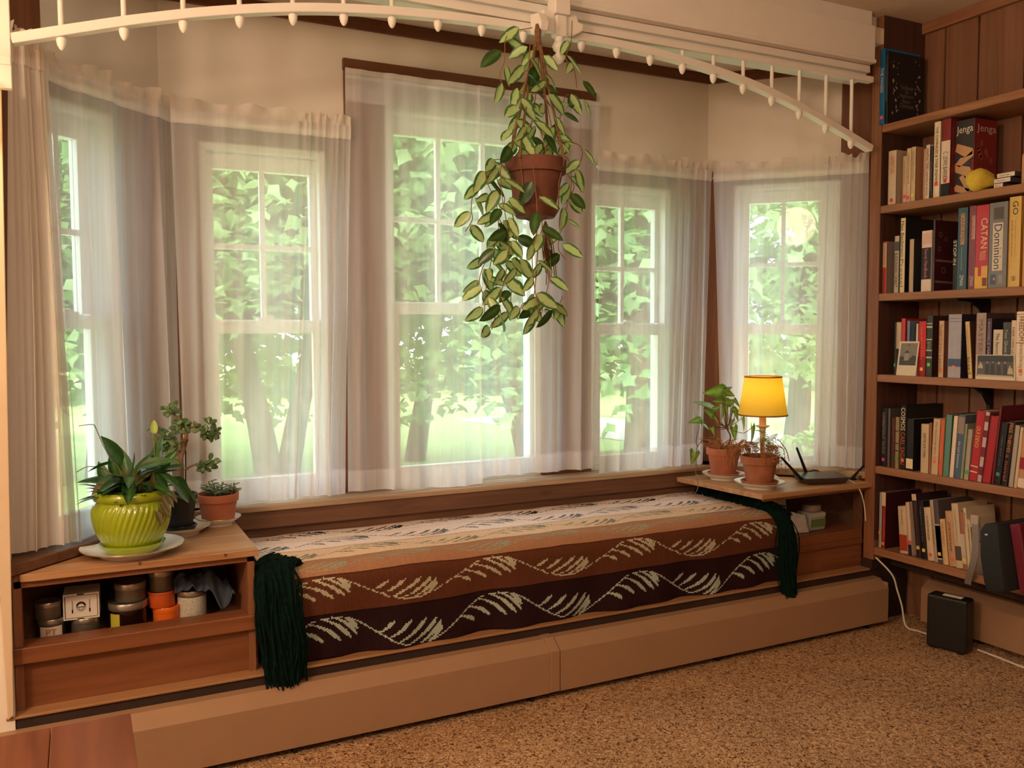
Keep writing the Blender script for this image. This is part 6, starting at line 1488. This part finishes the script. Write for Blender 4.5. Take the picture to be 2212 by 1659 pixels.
book(R5, 2179, 2189.5, 918, (170, 158, 142), 'worn grey-white book near right end of fifth shelf', cover=(120, 112, 102), lean=5)
book(R5, 2191, 2197, 922, (206, 184, 150), 'thin cream book right of the worn grey-white one', lean=5)
book(R5, 2198.5, 2217, 933, (190, 144, 104), 'tan book with a red panel at right edge of fifth shelf', bands=((0.34, 0.55, (150, 40, 44)), (0.02, 0.18, (222, 206, 184))), lean=4)

# --- bottom shelf
R6 = 5
book(R6, 1897, 1902.5, 1063, (168, 164, 158), 'thin grey-white book at left end of bottom shelf', sticker=(ORA, 0.24))
book(R6, 1903, 1911, 1063, (158, 40, 34), 'red book with a white top on bottom shelf', cover=(60, 22, 30), bands=((0.76, 1.0, (214, 194, 166)),), text='a documentary history', tcol=(220, 160, 140), span=(0.28, 0.85), tw=0.28, sticker=(ORA, 0.06), depth=0.2)
book(R6, 1944, 1961, 1096, (206, 184, 154), 'cream book with a rust red box low on the spine', bands=((0.06, 0.40, (170, 66, 42)),), text='the necessity', tcol=(130, 110, 90), span=(0.06, 0.4), tw=0.3, lean=-5, depth=0.13)
book(R6, 1963, 1970.5, 1087, (208, 186, 160), 'slim cream book with a pink band on bottom shelf', bands=((0.20, 0.28, (214, 90, 100)), (0.0, 0.2, (40, 36, 54))), lean=-6)
book(R6, 1980, 1990, 1070, (50, 32, 40), 'dark purple book with a cream top and yellow sticker', bands=((0.90, 1.0, (204, 182, 150)),), text='the burning of the vanities', tcol=(130, 96, 90), span=(0.14, 0.84), tw=0.4, sticker=(YEL, 0.13), lean=-7, depth=0.18)
book(R6, 1991, 2003.5, 1084, (32, 30, 34), 'black book with a yellow sticker right of the purple one', text='fragments of a life', tcol=(120, 116, 112), span=(0.1, 0.7), tw=0.3, sticker=(YEL, 0.12), lean=-7, depth=0.18)
book(R6, 2004.5, 2018, 1099, (214, 192, 158), 'cream book titled LE GRAND MEAULNES', text='LE GRAND MEAULNES', tcol=(50, 42, 38), span=(0.16, 0.62), tw=0.32, sticker=((226, 100, 116), 0.08), lean=-7)
book(R6, 2018.5, 2026, 1083, (176, 156, 132), 'tan-grey paperback with faint title on bottom shelf', text='ways of seeing', tcol=(110, 96, 84), span=(0.3, 0.7), tw=0.4, lean=-7)
book(R6, 2026.5, 2037, 1084, (88, 78, 80), 'grey book with a white-framed dark panel', bands=((0.06, 0.62, (206, 190, 170)), (0.08, 0.60, (64, 54, 60))), lean=-7, depth=0.19, sticker=(YEL, 0.12))
book(R6, 2038, 2049, 1124, (214, 180, 134), 'short cream-orange book titled THE PURSUIT', text='THE PURSUIT', tcol=(176, 120, 70), span=(0.05, 0.6), tw=0.44, lean=-7)
book(R6, 2051.5, 2066, 1107, (196, 152, 114), 'tan book titled LET ME STAND ALONE', text='LET ME STAND ALONE', tcol=(52, 36, 30), span=(0.2, 0.72), tw=0.3, sticker=((232, 110, 110), 0.10), lean=-7)
book(R6, 2066.5, 2080.5, 1091, (204, 184, 152), 'tall cream book with faint title near the grey strap', text='the golden notebook', tcol=(150, 130, 110), span=(0.1, 0.6), tw=0.3, lean=-7, bands=((0.12, 0.34, (90, 78, 66)),))
book(R6, 2081, 2091, 1109, (160, 108, 80), 'brown-topped book with green and yellow stickers', bands=((0.1, 0.62, (196, 184, 160)),), sticker=(YEL, 0.14), lean=-7)
book(R6, 2091.5, 2098, 1100, (214, 194, 162), 'thin cream book just left of the strap', text='Poems', tcol=(120, 100, 84), span=(0.08, 0.3), lean=-7)
book(R6, 2098.5, 2104.5, 1124, (210, 188, 156), 'thin short cream book behind the buckle', text='collected stories', tcol=(120, 100, 84), span=(0.1, 0.7), lean=-7)
book(R6, 2107, 2124, 1172, (140, 122, 108), 'short grey-brown box file beside the black bag', lean=0, inset=0.03)
# black bag with grey strap and buckle, burgundy folder
e = thing('bag', 'black bag with grey strap leaning out over the bottom shelf', 'bag', (2.9, 1.87, SHZ[5]))
piv = V3((2.74, 1.895, SHZ[5]+0.001)); Ml = rot_lean(math.radians(-11), piv)
mb = MB(); P = []
for zz, dx, dy in ((0.0, 0.0, 0.0), (0.03, -0.004, 0.004), (0.12, 0.0, 0.006), (0.20, 0.012, 0.002), (0.222, 0.03, -0.006)):
    P.append([Ml @ V3((x, y, piv.z+zz)) for x, y in ((2.745+dx, 1.890+dy), (2.76+dx, 1.895+dy), (3.10-dx*0.5, 1.895+dy), (3.11-dx*0.5, 1.88), (3.11-dx*0.5, 1.83-dy), (3.10, 1.822-dy), (2.76+dx, 1.822-dy), (2.745+dx, 1.83-dy))])
V = [q for r in P for q in r]; n = 8
F = [(j*n+i, j*n+(i+1) % n, (j+1)*n+(i+1) % n, (j+1)*n+i) for j in range(4) for i in range(n)]+[tuple(range(n)), tuple(reversed(range(32, 40)))]
mb.add(V, [tuple(reversed(f)) for f in F]); mb.build('body', plain('black_nylon', srgb(26, 30, 32), 0.7, noise_amt=0.1, nscale=120, bump=0.2), e, smooth=True, angle=35)
st_ = [atx(2106, 1120, 2.86), atx(2107, 1165, 2.84), atx(2105, 1200, 2.83), atx(2098, 1230, 2.845), atx(2092, 1250, 2.87), atx(2090, 1262, 2.885)]
mb = MB(); Cc = catmull(st_, 5); V = []
for i, q in enumerate(Cc): V += [q+V3((0, 0.013, 0)), q+V3((0, -0.013, 0)), q+V3((0.002, -0.013, 0)), q+V3((0.002, 0.013, 0))]
mb.add(V, [(i*4+k, i*4+(k+1) % 4, i*4+4+(k+1) % 4, i*4+4+k) for i in range(len(Cc)-1) for k in range(4)]); mb.build('strap', plain('grey_webbing', srgb(130, 122, 116), 0.85, noise_amt=0.1, nscale=200), e, smooth=True)
q = Cc[0]; MB().box(q.x-0.006, q.x+0.012, q.y-0.016, q.y+0.016, q.z-0.035, q.z+0.012).build('buckle', plain('grey_plastic', srgb(176, 164, 148), 0.4), e, bevel=0.005)
mb = MB(); c = Ml @ V3((2.742, 1.86, piv.z+0.19)); mb.lathe([(0.006, -0.003), (0.007, 0), (0.006, 0.003)], c, 12); mb.build('snap', MAT['metal'], e)
piv2 = V3((2.80, 1.815, SHZ[5]+0.001)); Ml2 = rot_lean(math.radians(-11), piv2)
mb = MB().box(2.80, 3.12, 1.775, 1.812, piv2.z+0.002, piv2.z+0.235); mb.v = [tuple(Ml2 @ V3(p)) for p in mb.v]
tag(mb.build('folder', cm((104, 24, 44), 0.6), bevel=0.004), 'burgundy folder leaning behind the black bag at the right edge', 'folder')
